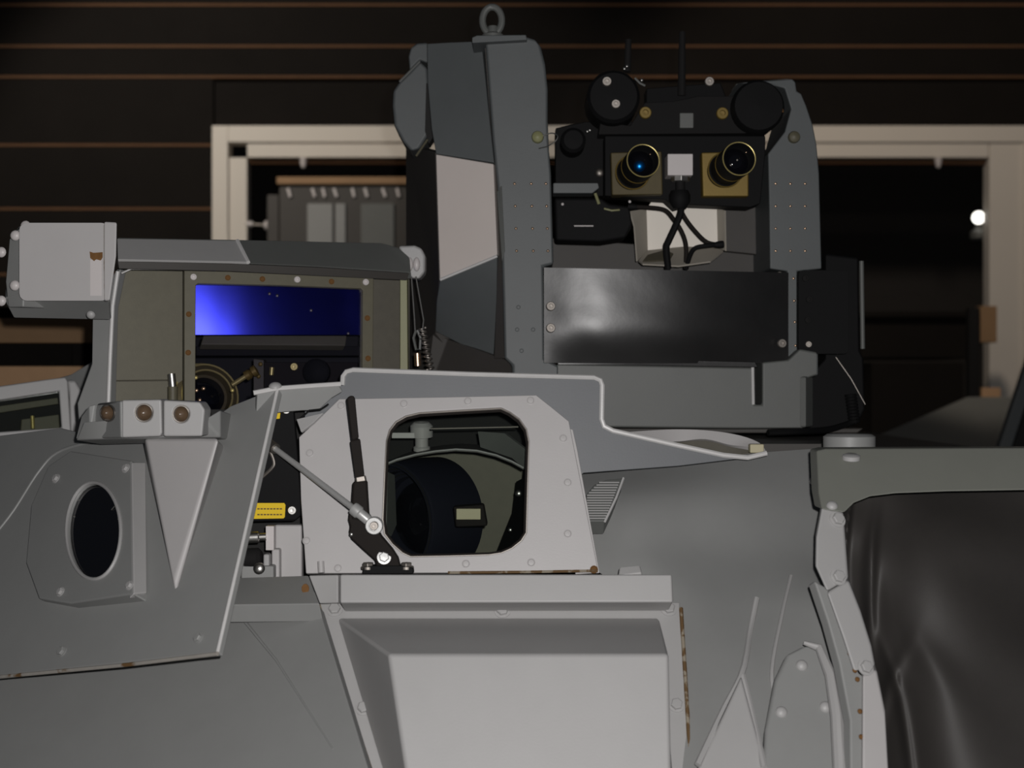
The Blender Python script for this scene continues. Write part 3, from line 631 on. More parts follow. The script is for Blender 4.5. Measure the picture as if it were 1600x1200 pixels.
# ================================================================== small periscope far left
per = thing('vision_block', 'small light grey framed periscope at the left picture edge', 'periscope', W(40, 690, 2.42))
fp_ = plane((0, 604, 2.70), (108, 590, 2.74), (60, 670, 2.71))
slab('frame', [pts(fp_, (-90, 616), (0, 603), (70, 593), (102, 589), (106, 596), (112, 690), (-90, 700)), pts(fp_, (-75, 636), (0, 625), (92, 611), (96, 668), (-75, 680))], 0.03, M['light'], per, 0.003)
slab('outer_lip', [pts(fp_, (104, 592), (118, 592), (128, 610), (136, 640), (136, 690), (110, 690), (108, 620), off=-0.012)], 0.03, M['light'], per, 0.006, seg=3)
slab('glass_pane', [pts(fp_, (-80, 632), (0, 621), (96, 607), (99, 672), (-80, 684), off=-0.012)], 0.003, M['glass'], per, 0)
slab('inner_wall', [pts(fp_, (-85, 625), (110, 600), (112, 690), (-85, 700), off=-0.06)], 0.01, M['black_matte'], per, 0)
slab('inner_ledge', [pts(fp_, (-75, 641), (90, 617), (91, 627), (-75, 652), off=-0.04)], 0.008, M['olive'], per, 0.001)
slab('inner_prism', [pts(fp_, (32, 652), (92, 644), (94, 672), (30, 678), off=-0.035)], 0.02, M['olive'], per, 0.002)
obj('brass_pin', cyl_bm(fp_.p(51, 668, -0.02), fp_.p(50, 648, -0.02), 0.004, n=12), M['gold'], per)
slab('upper_bridge', [P3((86, 592, 2.82), (110, 585, 2.80), (146, 563, 2.76), (178, 550, 2.74), (178, 675, 2.74), (110, 675, 2.80))], 0.02, M['grey'], per, 0.003)

# ================================================================== left sight head with blue glass
gs = thing('gunner_sight', 'grey hooded sight head with olive framed window and blue coated mirror', 'sight', W(400, 690, 2.5))
def yh(x): return 2.33+(x-185)/450*0.24      # the head is turned: right side farther
# motor box
mb = thing('motor_box', 'white rounded motor box with rust spot, on the upper left of the sight head', 'motor housing', W(100, 480, 2.25))
slab('box_body', [[W(x, y, 2.23) for x, y in rrect(30, 348, 170, 470, 12)]], 0.13, M['white'], mb, 0.008, seg=3, off=Vector((-0.045, 0.13, 0.006)))
slab('box_flange', [P3((163, 346, 2.225), (183, 347, 2.225), (182, 400, 2.225), (172, 470, 2.225), (163, 470, 2.225))], 0.15, M['white'], mb, 0.003, off=Vector((-0.022, 0.06, 0.0)))
slab('side_wing', [P3((14, 372, 2.27), (30, 352, 2.25), (40, 352, 2.25), (36, 480, 2.25), (12, 480, 2.27), (8, 440, 2.27))], 0.10, M['grey'], mb, 0.004)
slab('under_tray', [P3((6, 466, 2.27), (30, 458, 2.25), (172, 470, 2.25), (174, 500, 2.32), (22, 497, 2.32))], 0.08, M['grey'], mb, 0.004, off=Vector((-0.02, 0.06, 0.02)))
for x, y in ((24, 368), (23, 446), (2, 394), (2, 470), (40, 353), (42, 456)): fast('bolt', 'dome', W(x, y, 2.24), (-0.2, -1, 0), 0.0085, 'bare', mb)
fast('bolt', 'dome', W(142, 492, 2.25), (0, -1, -0.5), 0.007, 'light', mb)
rp = [(140, 393), (146, 395), (160, 394), (160, 402), (157, 407), (150, 405), (147, 408), (141, 403)]
slab('rust_patch', [[W(x, y, 2.2285) for x, y in rp]], 0.003, M['rust'], mb, 0)
pbox('clean_strip', 141, 406, 159, 462, 2.229, 0.003, M['bare'], mb, 0)
obj('gasket_line', tube_bm([W(163, 352, 2.228), W(163, 400, 2.228), W(164, 468, 2.228)], 0.0013, 6), M['rust_line'], mb)
# sight housing
slab('side_wall', [P3((144, 488, 2.37), (182, 420, 2.37), (188, 420, 2.36), (176, 480, 2.36), (172, 640, 2.36), (168, 668, 2.36), (122, 660, 2.37), (120, 630, 2.37), (143, 566, 2.37))], 0.02, M['grey'], gs, 0.003)
obj('bright_edge', tube_bm([W(184, 424, 2.348), W(176, 478, 2.348), W(172, 560, 2.348), (W(169, 640, 2.348))], 0.0035, 8), M['edge'], gs)
slab('left_panel', [P3((186, 412, 2.42), (296, 415, 2.47), (292, 690, 2.47), (172, 690, 2.42))], 0.01, M['olive'], gs, 0.001)
obj('panel_seam', tube_bm([W(180, 595, 2.412), W(270, 594, 2.45)], 0.0012, 6), M['olive_dark'], gs)
obj('steel_pin', cyl_bm(W(270, 604, 2.41), W(268, 584, 2.41), 0.0065, n=16), M['steel'], gs)
obj('steel_pin', cyl_bm(W(270, 640, 2.415), W(270, 604, 2.415), 0.0085, n=16), M['olive'], gs)
slab('right_panel', [P3((578, 426, 2.60), (640, 428, 2.62), (640, 677, 2.62), (578, 677, 2.60))], 0.01, M['olive_dark'], gs, 0.001)
slab('green_edge', [P3((625, 434, 2.575), (636, 432, 2.575), (638, 677, 2.575), (625, 677, 2.575))], 0.03, M['olive_bright'], gs, 0.001)
fo = plane((288, 430, 2.41), (582, 441, 2.53), (290, 625, 2.40))
slab('window_frame', [pts(fo, (288, 418), (440, 423), (584, 429), (582, 690), (288, 690)), pts(fo, (306, 446), (310, 443), (440, 446), (564, 451), (567, 454), (566, 660), (305, 660))], 0.018, M['olive'], gs, 0.0015)
fast_on('steel_screw', 'socket', fo, [(302, 433), (464, 437), (571, 441)], 5, 'bare', gs)
fast_on('rusty_screw', 'flush', fo, [(356, 434), (410, 436), (518, 440), (295, 491), (294, 551), (574, 497), (575, 560)], 4.5, 'rust', gs)
slab('glass_pane', [pts(fo, (303, 440), (569, 449), (568, 662), (303, 662), off=-0.010)], 0.004, M['violet_glass'], gs, 0)
# blue mirror: gently curved so that it throws the flash back only on its left
mrows = []
for y in (436, 465, 495, 523):
    row = []
    for i in range(7):
        u = i/6; v = (523-y)/87; x = 296+u*285
        row.append(W(x, y, 2.475 + 0.32*(0.222*u+0.20*u*u+0.35*max(0, u-0.25)**2) - 0.004*v + 0.030*u*v + 0.004*v*v))
    mrows.append(row)
loft('blue_mirror', mrows, M['blue'], gs, 30, 16, 0.004, smooth=80)
slab('inner_back', [P3((290, 425, 2.80), (640, 425, 2.80), (640, 670, 2.80), (290, 670, 2.80))], 0.02, M['black_matte'], gs, 0)
slab('inner_ledge', [P3((318, 524, 2.46), (542, 524, 2.56), (540, 540, 2.55), (314, 538, 2.45))], 0.02, M['olive'], gs, 0.002)
slab('dark_shelf', [P3((306, 541, 2.50), (566, 541, 2.58), (566, 556, 2.58), (306, 556, 2.50))], 0.02, M['charcoal'], gs, 0.002)
ax2 = Vector((0.55, -1, 0.30)).normalized()
lc = W(318, 622, 2.50)
obj('lens_barrel', lathe_bm(lc, ax2, [(0.062, -0.05), (0.062, 0.0), (0.056, 0.004), (0.056, 0.02), (0.048, 0.024), (0.044, 0.024), (0.040, 0.01)], 40), M['brass_dark'], gs)
q2 = ax2.to_track_quat('Z', 'Y')
for r_, h_ in ((0.0625, 0.0), (0.0565, 0.02), (0.045, 0.025)):
    obj('brass_ring', tube_bm([lc + ax2*h_ + q2 @ Vector((r_*math.cos(t*math.pi/20), r_*math.sin(t*math.pi/20), 0)) for t in range(40)], 0.0019, 8, closed=True), M['gold'], gs)
obj('lens_element', lathe_bm(lc, ax2, [(0.040, 0.006), (0.03, 0.014), (0.015, 0.018), (0.0, 0.019)], 32), M['lens'], gs)
obj('brass_spindle', cyl_bm(W(362, 602, 2.47), W(384, 588, 2.48), 0.0045, n=14), M['gold'], gs)
obj('spindle_knob', lathe_bm(W(384, 588, 2.48), Vector((1, 0, 0.6)), [(0.009, 0), (0.009, 0.008), (0.006, 0.012), (0.010, 0.014), (0.010, 0.022), (0.0, 0.024)], 16), M['brass'], gs)
obj('brass_pin', cyl_bm(W(424, 586, 2.50), W(425, 574, 2.50), 0.004, n=12), M['gold'], gs)
fast('brass_screw', 'socket', W(460, 573, 2.50), (0, -1, 0), 0.0068, 'gold', gs)
for x, y in ((407, 569), (404, 588)): fast('brass_screw', 'dome', W(x, y, 2.50), (0, -1, 0), 0.004, 'brass', gs)
slab('inner_block', [P3((396, 560, 2.515), (412, 562, 2.515), (412, 620, 2.515), (396, 620, 2.515))], 0.03, M['olive_dark'], gs, 0.002)
slab('inner_block', [P3((412, 566, 2.525), (560, 566, 2.57), (560, 630, 2.57), (412, 630, 2.525))], 0.03, M['rubber'], gs, 0.002)
obj('black_knob', lathe_bm(W(496, 582, 2.54), (0, -1, 0.05), [(0.024, 0), (0.024, 0.02), (0.018, 0.024), (0.0, 0.025)], 24), M['black'], gs)
for x, y, m_ in ((307, 610, 'copper'), (318, 607, 'copper'), (312, 625, 'copper'), (306, 590, 'gold'), (363, 610, 'gold')): fast('bright_screw', 'dome', W(x, y, 2.41), (0.1, -1, 0.1), 0.0035, m_, gs)
for x, y in ((421, 459), (433, 462), (486, 485), (544, 521)): fast('bright_screw', 'dome', W(x, y, 2.455+(x-300)/260*0.13), (0.1, -1, 0.1), 0.003, 'dull_steel', gs)
# hood over the window
slab('hood_top', [P3((182, 371, 2.35), (378, 374, 2.45), (596, 379, 2.60), (622, 386, 2.60), (640, 402, 2.58), (642, 426, 2.555), (500, 417, 2.46), (360, 411, 2.38), (183, 407, 2.29))], 0.012, M['base'], gs, 0.003, off=Vector((0, 0.01, -0.012)))
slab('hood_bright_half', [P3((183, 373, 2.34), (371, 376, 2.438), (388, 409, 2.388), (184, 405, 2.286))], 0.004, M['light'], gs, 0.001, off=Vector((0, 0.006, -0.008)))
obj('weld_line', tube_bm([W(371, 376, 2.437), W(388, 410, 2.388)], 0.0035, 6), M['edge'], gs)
slab('hood_lip', [P3((184, 408, 2.288), (360, 412, 2.372), (500, 418, 2.452), (640, 427, 2.548), (636, 438, 2.55), (500, 431, 2.455), (360, 424, 2.375), (186, 420, 2.29))], 0.012, M['brown'], gs, 0.001)
obj('lip_edge', tube_bm([W(190, 427, 2.33), W(205, 420, 2.33), W(300, 421, 2.37)], 0.0016, 6), M['edge'], gs)
slab('end_bracket', [P3((622, 384, 2.60), (648, 383, 2.60), (659, 388, 2.60), (664, 400, 2.60), (664, 425, 2.60), (655, 436, 2.60), (640, 434, 2.60), (630, 408, 2.60))], 0.05, M['light'], gs, 0.005, seg=3)
for x in (640, 651):
    bm = bmesh.new(); bmesh.ops.create_uvsphere(bm, u_segments=14, v_segments=10, radius=0.0065, matrix=Matrix.Translation(W(x, 413, 2.592)) @ Matrix.Diagonal((1, 1, 2.0, 1)))
    obj('bracket_knob', bm, M['bare'], gs)
# lanyards
for k, (x0, x1, coil) in enumerate(((643, 652, False), (650, 672, True))):
    ln = thing('lanyard', 'thin wire lanyard ending in a brass ferrule, right of the sight window' if not coil else 'thin wire lanyard ending in a coil spring, beside the pedestal', 'cable', W(x1, 585, 2.57), 'wire lanyards')
    obj('wire', tube_bm([W(x0, 432, 2.57), W((x0*0.45+x1*0.55), 500, 2.568), W(x1-3 if not coil else x1-12, 520, 2.57)], 0.0013, 6), M['steel'], ln)
    if coil:
        p = []
        for i in range(120):
            t = i/119; c = W(659+14*t, 512+66*t, 2.57); p.append(c+Vector((0.0065*math.cos(t*60), 0.0065*math.sin(t*60), 0)))
        obj('coil_spring', tube_bm(p, 0.0017, 6), M['dull_steel'], ln)
    else:
        obj('thimble', tube_bm([W(650, 516, 2.57), W(646, 528, 2.57), W(650, 546, 2.57), W(656, 546, 2.57), W(657, 528, 2.57), W(652, 516, 2.57)], 0.0025, 6), M['base'], ln)
        obj('ferrule', cyl_bm(W(652, 552, 2.57), W(653, 572, 2.57), 0.006, n=12), M['copper'], ln)

# ================================================================== pedestal of the panoramic sight
ps = thing('panoramic_sight', 'tall blue grey sensor pedestal with two rivetted uprights and lifting eye', 'sight', W(1000, 672, 2.75))
Yc = 2.62
def ext(name, L, Y, dep, m, bev=0.004, seg=2): return slab(name, [[W(x, y, Y) for x, y in L]], dep, M[m], ps, bev, off=Vector((0, dep, 0)), seg=seg)
ext('front_upright', [(758, 61), (822, 57), (836, 61), (846, 74), (852, 100), (856, 140), (856, 190), (858, 235), (861, 270), (865, 413), (849, 417), (850, 470), (851, 560), (872, 571), (872, 600), (800, 610), (800, 571), (788, 560), (786, 470), (784, 400), (778, 300), (770, 220), (764, 140)], Yc, 0.22, 'dark', 0.006, 3)
# rounded rear body: bent strips left of the seam
def strip(name, L, m, th=0.02, bev=0.002): return slab(name, [P3(*L)], th, M[m], ps, bev)
strip('upper_body', [(667, 68, 2.71), (700, 66, 2.70), (752, 64, 2.68), (758, 120, 2.665), (764, 180, 2.65), (772, 254, 2.63), (726, 247, 2.645), (681, 240, 2.66), (674, 200, 2.67), (668, 130, 2.695)], 'dark')
strip('pale_panel', [(681, 241, 2.655), (771, 256, 2.630), (777, 399, 2.630), (687, 437, 2.655)], 'pale', 0.03)
obj('panel_edge', tube_bm([W(688, 437, 2.652), W(777, 400, 2.628)], 0.003, 6), M['edge'], ps)
strip('lower_body', [(687, 439, 2.655), (777, 402, 2.632), (776, 480, 2.68), (771, 559, 2.74), (720, 538, 2.75), (680, 518, 2.76), (682, 470, 2.70)], 'dark')
strip('seam_strip', [(756, 62, 2.645), (760, 62, 2.645), (772, 220, 2.64), (780, 300, 2.638), (786, 400, 2.636), (788, 560, 2.64), (772, 560, 2.66), (778, 400, 2.645), (774, 300, 2.645), (766, 190, 2.65)], 'brown', 0.01, 0.001)
obj('bright_fold', slab_bm([P3((776, 300, 2.625), (783, 290, 2.618), (788, 392, 2.618), (784, 408, 2.62))], 0.006), M['base'], ps, 0.001)
strip('left_side', [(634, 226, 2.92), (680, 238, 2.67), (686, 438, 2.665), (680, 520, 2.77), (700, 545, 2.78), (700, 600, 2.78), (650, 600, 2.92), (634, 570, 2.92)], 'brown')
strip('lower_wedge', [(676, 520, 2.78), (700, 530, 2.775), (790, 562, 2.66), (805, 574, 2.64), (805, 640, 2.64), (660, 640, 2.79)], 'brown')
ext('side_cap', [(622, 130), (640, 112), (656, 95), (668, 106), (671, 150), (672, 206), (656, 232), (642, 236), (630, 222), (616, 196), (613, 165), (614, 142)], 2.74, 0.12, 'dark', 0.006)
ext('cap_shoulder', [(638, 88), (642, 74), (652, 67), (668, 66), (672, 100), (656, 94), (640, 110)], 2.76, 0.1, 'dark', 0.004)
obj('cap_edge', tube_bm([W(624, 128, 2.737), W(656, 96, 2.737)], 0.0022, 6), M['base'], ps)
obj('cap_edge', tube_bm([W(650, 244, 2.735), W(668, 218, 2.735)], 0.0022, 6), M['olive'], ps)
ext('dark_gap', [(666, 130), (672, 130), (676, 215), (670, 225), (664, 205)], 2.735, 0.05, 'black_matte', 0)
# lifting eye and cap plate
ext('top_plate', [(738, 58), (745, 55), (822, 54), (824, 62), (738, 67)], 2.60, 0.10, 'dark', 0.002)
eb = tube_bm([W(769+15.0*math.sin(t*math.pi/16), 32-21*math.cos(t*math.pi/16), 2.64) for t in range(32)], 0.0065, 10, closed=True)
obj('lifting_eye', eb, M['base'], ps)
obj('eye_stem', lathe_bm(W(770, 58, 2.64), (0, 0, 1), [(0.020, -0.004), (0.020, 0.004), (0.011, 0.008), (0.009, 0.02)], 20), M['base'], ps)
# knobs and wire
for x in (840, 1240):
    kY = Yc if x < 1000 else 2.66
    obj('olive_knob', lathe_bm(W(x, 215, kY), (0, -1, 0), [(0.011, -0.01), (0.0115, 0.006), (0.010, 0.011), (0.006, 0.014), (0.0, 0.015)], 20), M['olive_bright' if x < 1000 else 'olive'], ps)
obj('wire_loop', tube_bm([W(849, 212, 2.612), W(862, 208, 2.605), W(871, 212, 2.60), (W(868, 220, 2.60)), W(857, 228, 2.605), W(842, 232, 2.612)], 0.0012, 6, smooth=24), M['steel'], ps)
for yy in (287, 322, 357, 392):
    for i, x in enumerate((804, 830, 853)):
        fast('rivet', 'dome', W(x+(yy-287)*0.03, yy, Yc), CAMV, 0.0027, 'copper', ps)
    for x in (1212, 1235, 1258):
        fast('rivet', 'dome', W(x, yy, 2.66), CAMV, 0.0026, 'copper', ps)
for x, yy in ((808, 515), (833, 515), (815, 548), (810, 480)): fast('rivet', 'flush', W(x, yy, Yc), CAMV, 0.004, 'dark', ps)
for x, yy in ((1240, 435), (1241, 470), (1242, 503), (1243, 540)): fast('rivet', 'dome', W(x, yy, 2.66), CAMV, 0.0027, 'copper', ps)
# rear upright (right)
ext('rear_upright', [(1152, 130), (1185, 126), (1238, 123), (1243, 128), (1245, 142), (1252, 146), (1260, 165), (1270, 195), (1276, 225), (1280, 270), (1284, 420), (1246, 424), (1246, 540), (1278, 550), (1278, 586), (1262, 592), (1258, 640), (1228, 640), (1230, 424), (1203, 420), (1202, 330), (1200, 240), (1226, 206), (1236, 170), (1226, 138), (1195, 130)], 2.66, 0.2, 'dark', 0.004)
slab('top_lip', [P3((1150, 131, 2.77), (1205, 125, 2.77), (1232, 123, 2.77), (1232, 129, 2.77), (1205, 130, 2.77), (1152, 135, 2.77))], 0.06, M['base'], ps, 0.001)
# base casting
ext('base_casting', [(870, 568), (1178, 574), (1180, 632), (1191, 632), (1191, 566), (1232, 562), (1250, 545), (1277, 550), (1277, 586), (1259, 592), (1257, 669), (1150, 670), (940, 668), (800, 668), (800, 600), (868, 590)], 2.625, 0.25, 'base', 0.004)
ext('slot_back', [(1176, 560), (1196, 560), (1196, 640), (1176, 640)], 2.70, 0.05, 'black_matte', 0)
obj('slot_edge', cyl_bm(W(1176, 574, 2.624), W(1177, 632, 2.624), 0.003, n=8), M['edge'], ps)
slab('base_end', [P3((1250, 588, 2.615), (1259, 588, 2.61), (1259, 668, 2.61), (1250, 668, 2.615))], 0.05, M['base'], ps, 0.004)
ext('foot_ring', [(940, 669), (1350, 669), (1340, 677), (960, 677)], 2.70, 0.25, 'brown', 0.003)
ext('rear_panel', [(862, 372), (1205, 396), (1230, 430), (1230, 560), (862, 560)], 2.84, 0.03, 'brown', 0.002)
ext('inner_wall', [(1128, 300), (1206, 300), (1206, 400), (1128, 392)], 2.81, 0.02, 'brown', 0.002)
# black vinyl guard: bowed out on the left
vr = []
for y0, y1, dz in ((418, 426, -0.002), (470, 472, 0.0), (520, 520, 0.004), (567, 568, 0.035)):
    row = []
    for i, (x, Y) in enumerate(((850, 2.574), (900, 2.566), (960, 2.564), (1060, 2.576), (1150, 2.605), (1232, 2.645))):
        row.append(W(x, y0+(y1-y0)*(x-850)/382, Y+dz*0.6*(1.0 if 0 < i < 5 else 0.4)))
    vr.append(row)
loft('vinyl_guard', vr, M['vinyl'], ps, 40, 24, 0.004, lambda u, v: Vector((0, 0.0009*math.sin(6*u+4*v)+0.0002*math.sin(23*u-13*v), 0)), smooth=80)
slab('guard_tab', [P3((868, 556, 2.605), (1000, 562, 2.60), (1180, 566, 2.61), (1184, 574, 2.612), (1000, 571, 2.603), (872, 570, 2.606))], 0.006, M['vinyl'], ps, 0.001)
for x, y, Y in ((860, 479, 2.572), (860, 513, 2.574), (1217, 432, 2.652), (1221, 537, 2.632)):
    fast('guard_screw', 'socket', W(x, y, Y), (0.12, -1, 0.1), 0.0085, 'dull_steel', ps)
# black connector stack on the right
ext('connector_box', rrect(1248, 422, 1326, 553, 8), 2.64, 0.14, 'black', 0.004)
for x, y in ((1258, 435), (1264, 468), (1262, 500), (1263, 538)): fast('connector_screw', 'socket', W(x, y, 2.64), CAMV, 0.006, 'charcoal' if y != 538 else 'dull_steel', ps)
ext('connector_rear', [(1290, 396), (1342, 402), (1344, 548), (1350, 560), (1352, 640), (1340, 664), (1262, 672), (1262, 590), (1290, 560)], 2.72, 0.14, 'black', 0.005)
obj('bright_post', cyl_bm(W(1348, 545, 2.70), W(1346, 408, 2.70), 0.0045, n=12), M['base'], ps)
for i in range(9):
    obj('cable_gland', lathe_bm(W(1329+i*0.7, 616+i*5, 2.71), (0.1, 0, -1), [(0.011, 0), (0.012, 0.002), (0.011, 0.005)], 16), M['black'], ps)
obj('gland_cable', tube_bm([W(1334, 658, 2.71), W(1320, 664, 2.70), W(1290, 672, 2.66), W(1250, 674, 2.60), W(1200, 676, 2.58)], 0.006, 8, smooth=24), M['black'], ps)
obj('gland_wire', tube_bm([W(1306, 558, 2.71), W(1330, 592, 2.70), W(1352, 632, 2.70)], 0.001, 6), M['dull_steel'], ps)

# ================================================================== twin lens rig between the uprights
rg = thing('twin_lens_rig', 'black twin lens camera rig on brass blocks between the pedestal uprights', 'camera', W(1070, 320, 2.7))
def rx(name, L, Y, dep, m, bev=0.002): return slab(name, [[W(x, y, Y) for x, y in L]], dep, M[m], rg, bev, off=Vector((0, dep, 0)))
rx('rear_bar', [(868, 200), (915, 190), (1182, 190), (1184, 250), (1184, 300), (1180, 308), (868, 306)], 2.74, 0.06, 'black')
rx('upper_bracket', [(1008, 160), (1052, 158), (1090, 150), (1190, 150), (1190, 208), (935, 210), (938, 190), (985, 196)], 2.68, 0.05, 'charcoal')
rx('upper_block', [(1010, 138), (1060, 134), (1126, 129), (1136, 155), (1010, 162)], 2.70, 0.05, 'black')
obj('left_drum', lathe_bm(W(959, 150, 2.64)+Vector((0, 0.10, 0)), (0.0, -1, 0), [(0.050, 0), (0.050, 0.09), (0.044, 0.098), (0.0, 0.10)], 32), M['black'], rg)
obj('right_drum', lathe_bm(W(1186, 165, 2.648)+Vector((0, 0.112, 0)), (0.0, -1, 0), [(0.048, 0), (0.050, 0.10), (0.045, 0.11), (0.0, 0.112)], 32), M['black'], rg)
obj('drum_mark', cyl_bm(W(1219, 160, 2.655), W(1222, 176, 2.655), 0.0035, n=8), M['rust'], rg)
for x, y, r, m_, Y in ((948, 128, 0.009, 'dull_steel', 2.64), (962, 163, 0.0085, 'dull_steel', 2.64), (1108, 128, 0.009, 'dull_steel', 2.68), (1008, 177, 0.0115, 'brass', 2.68), (1128, 178, 0.0115, 'brass', 2.68)):
    fast('clamp_screw', 'socket', W(x, y, Y), CAMV, r, m_, rg)
for x, y in ((976, 107), (980, 103), (1003, 125), (918, 205), (922, 203)): fast('clamp_screw', 'dome', W(x, y, 2.69), (0.3, -1, 0.4), 0.0035, 'steel', rg)
obj('drum_edge', tube_bm([W(992, 122, 2.66), W(1000, 130, 2.66), (W(1008, 134, 2.66))], 0.0022, 6), M['base'], rg)
pbox('green_square', 1062, 176, 1084, 200, 2.672, 0.012, M['base'], rg, 0.002)
rx('lower_bar', [(945, 212), (1196, 212), (1196, 238), (1188, 318), (1172, 324), (1075, 320), (1055, 326), (1040, 312), (945, 306)], 2.66, 0.05, 'black')
for L in (((954, 238), (1034, 236), (1036, 304), (956, 305)), ((1096, 238), (1150, 237), (1170, 260), (1170, 307), (1098, 307))):
    rx('brass_block', L, 2.635, 0.04, 'brass' if L[0][0] > 1000 else 'brass_dark', 0.003)
for (bx, by, fx, fy, rr_) in ((986, 272, 1005, 251, 26.5), (1130, 268, 1155, 248, 27)):
    a = W(bx, by, 2.635); f_ = W(fx, fy, 2.53); d = (f_-a); Ln = d.length; d.normalize(); r = rr_*2.53/F
    obj('lens_barrel', lathe_bm(a, d, [(r*1.0, 0), (r*1.05, Ln*0.12), (r*0.92, Ln*0.15), (r*0.92, Ln*0.5), (r*0.98, Ln*0.55), (r, Ln), (r*0.90, Ln), (r*0.86, Ln*0.75), (r*0.8, Ln*0.72)], 40), M['black'], rg)
    qd = d.to_track_quat('Z', 'Y')
    for h, rad, wd, m_ in ((1.0, 0.965, 0.0011, 'gold'), (0.13, 1.04, 0.0014, 'brass'), (0.52, 0.97, 0.0008, 'brass')):
        obj('lens_ring', tube_bm([a + d*Ln*h + qd @ Vector((r*rad*math.cos(t*math.pi/24), r*rad*math.sin(t*math.pi/24), 0)) for t in range(48)], wd, 6, closed=True), M[m_], rg)
    obj('lens_element', lathe_bm(a, d, [(r*0.84, Ln*0.72), (r*0.6, Ln*0.80), (r*0.3, Ln*0.84), (0.0, Ln*0.85)], 32), M['lens'], rg)
    if bx < 1000:
        bm = bmesh.new(); bmesh.ops.create_uvsphere(bm, u_segments=24, v_segments=16, radius=0.010, matrix=Matrix.Translation(W(999, 260, 2.546)))
        obj('blue_reflection', bm, M['blue_glint'], rg)  # blue metal ball added to give the lens its cyan reflection
    else:
        for x, y in ((1142, 258), (1152, 250)): fast('inner_glint', 'dome', W(x, y, 2.542), CAMV, 0.0022, 'dull_steel', rg)
    fast('inner_glint', 'dome', W(fx+11, fy-10, 2.540), CAMV, 0.0016, 'copper', rg)
pbox('white_connector', 1043, 240, 1083, 274, 2.61, 0.05, M['bare'], rg, 0.002)
obj('connector_nut', cyl_bm(W(1063, 284, 2.63), W(1063, 274, 2.63), 0.018, n=8), M['steel'], rg, 0.001)
obj('connector_neck', cyl_bm(W(1063, 300, 2.63), W(1063, 284, 2.63), 0.009, n=12), M['charcoal'], rg)
obj('cable_boot', lathe_bm(W(1062, 298, 2.63), (0, 0, -1), [(0.016, 0), (0.020, 0.008), (0.020, 0.022), (0.012, 0.034)], 20), M['black'], rg)
obj('antenna_rod', cyl_bm(W(1065, 150, 2.70), W(1066, 50, 2.70), 0.008, 0.006, n=10), M['charcoal'], rg)
obj('antenna_rod', cyl_bm(W(980, 112, 2.72), W(982, 62, 2.72), 0.007, 0.006, n=10), M['charcoal'], rg)
fast('side_screw', 'dome', W(937, 270, 2.735), CAMV, 0.009, 'dull_steel', rg)
obj('dark_knob', lathe_bm(W(895, 222, 2.70), (0, -1, 0), [(0.024, -0.04), (0.024, 0.02), (0.018, 0.026), (0.0, 0.027)], 24), M['black'], rg)
# lower black camera
lc_ = thing('black_camera', 'glossy black camera body beneath the left lens of the rig', 'camera', W(920, 385, 2.7))
slab('body', [[W(x, y, 2.66) for x, y in ((866, 309), (940, 309), (952, 318), (984, 322), (988, 352), (978, 372), (940, 378), (868, 376))]], 0.07, M['black'], lc_, 0.006, seg=3)
slab('grey_bracket', [[W(x, y, 2.67) for x, y in ((864, 286), (934, 286), (936, 294), (926, 302), (864, 302))]], 0.05, M['dark'], lc_, 0.002)
obj('silver_line', cyl_bm(W(897, 353, 2.657), W(927, 353, 2.657), 0.0014, n=8), M['bare'], lc_)
obj('amber_tab', cyl_bm(W(930, 302, 2.655), W(936, 319, 2.655), 0.003, n=8), M['olive_bright'], lc_)
obj('amber_ring', tube_bm([W(944, 326, 2.655), W(956, 329, 2.652), W(968, 328, 2.655)], 0.002, 6), M['olive_bright'], lc_)
for x, y in ((879, 319), (984, 315), (1006, 324)): fast('screw', 'dome', W(x, y, 2.655), CAMV, 0.0028, 'bare', lc_)
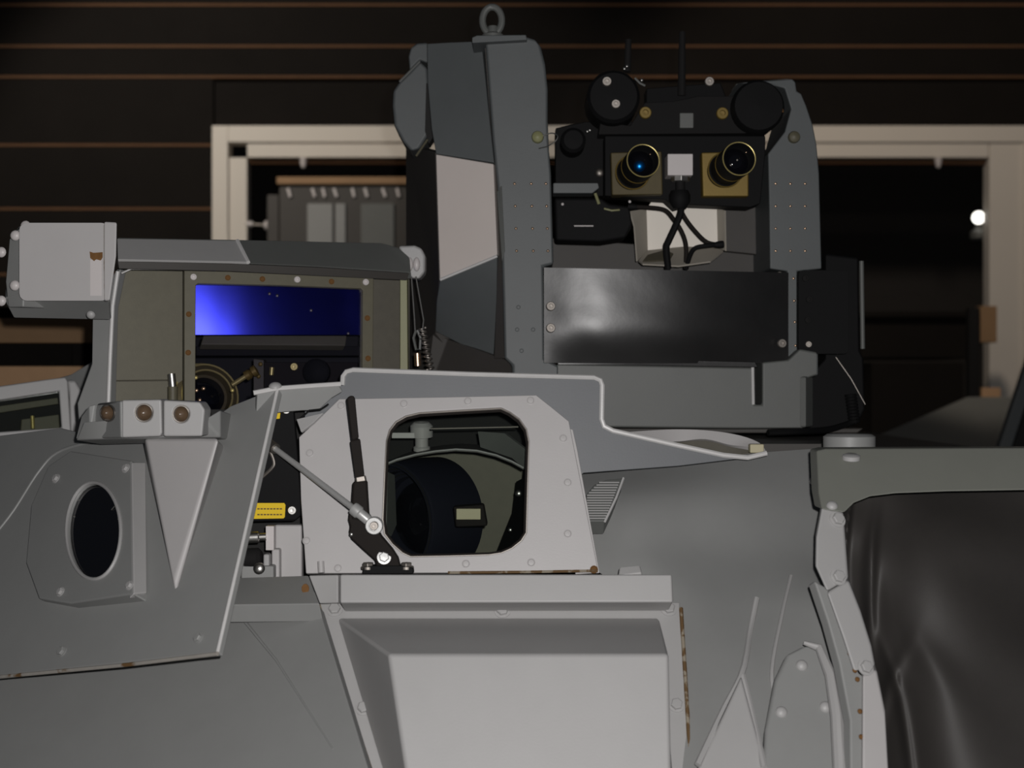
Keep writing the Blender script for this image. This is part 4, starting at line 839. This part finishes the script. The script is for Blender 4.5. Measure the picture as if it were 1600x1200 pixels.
# white carton
ct = thing('white_carton', 'cream white carton with open grey flaps behind the dangling cables', 'box', W(1060, 418, 2.76))
Yk = 2.725
slab('front_panel', [P3((1010, 326, Yk), (1020, 312, Yk), (1120, 312, Yk), (1122, 388, Yk), (1012, 392, Yk))], 0.05, M['card'], ct, 0.001)
slab('left_flap', [P3((985, 330, Yk-0.03), (1010, 326, Yk), (1012, 392, Yk), (996, 408, Yk-0.05), (992, 354, Yk-0.04))], 0.003, M['card_side'], ct, 0)
slab('right_flap', [P3((1120, 325, Yk), (1132, 329, Yk-0.02), (1133, 392, Yk-0.03), (1122, 388, Yk))], 0.003, M['card_side'], ct, 0)
slab('bottom_flap', [P3((1012, 391, Yk-0.002), (1070, 385, Yk-0.002), (1122, 387, Yk-0.002), (1130, 392, Yk-0.03), (1110, 408, Yk-0.07), (1060, 415, Yk-0.08), (1004, 412, Yk-0.07), (998, 407, Yk-0.05))], 0.003, M['card_side'], ct, 0)
slab('card_insert', [P3((1012, 398, Yk-0.05), (1040, 390, Yk-0.03), (1052, 396, Yk-0.05), (1046, 406, Yk-0.065), (1004, 408, Yk-0.06))], 0.003, M['olive_dark'], ct, 0)
# cables
cabs = [('thick black cable hanging diagonally from the white connector', [(1062, 312, 2.635), (1064, 330, 2.63), (1056, 352, 2.63), (1045, 376, 2.635), (1041, 388, 2.64), (1044, 420, 2.65)], 0.0065, 'black'),
        ('brown black cable curving from the black camera across the carton', [(985, 323, 2.645), (1010, 324, 2.64), (1038, 328, 2.64), (1052, 342, 2.65), (1065, 362, 2.655), (1072, 385, 2.655), (1071, 420, 2.66)], 0.0042, 'rubber'),
        ('brown black cable sloping right over the carton to its flap', [(1060, 320, 2.64), (1070, 340, 2.645), (1085, 360, 2.645), (1104, 378, 2.64), (1126, 383, 2.635)], 0.0042, 'rubber'),
        ('black cable looping back from the right flap under the carton', [(1127, 382, 2.634), (1104, 384, 2.63), (1086, 388, 2.635), (1078, 400, 2.645), (1072, 420, 2.66)], 0.0045, 'black')]
for lb, p, r, m_ in cabs:
    c = thing('cable', lb, 'cable', W(*p[-1]), 'cables hanging from the lens rig')
    obj('sheath', tube_bm([W(*q) for q in p], r, 10, smooth=40), M[m_], c)
    a, b = W(*p[0]), W(*p[1]); d = (b-a).normalized()
    obj('plug', lathe_bm(a-d*0.004, d, [(r*1.5, 0), (r*1.6, 0.006), (r*1.3, 0.014), (r, 0.018)], 14), M['black'], c)
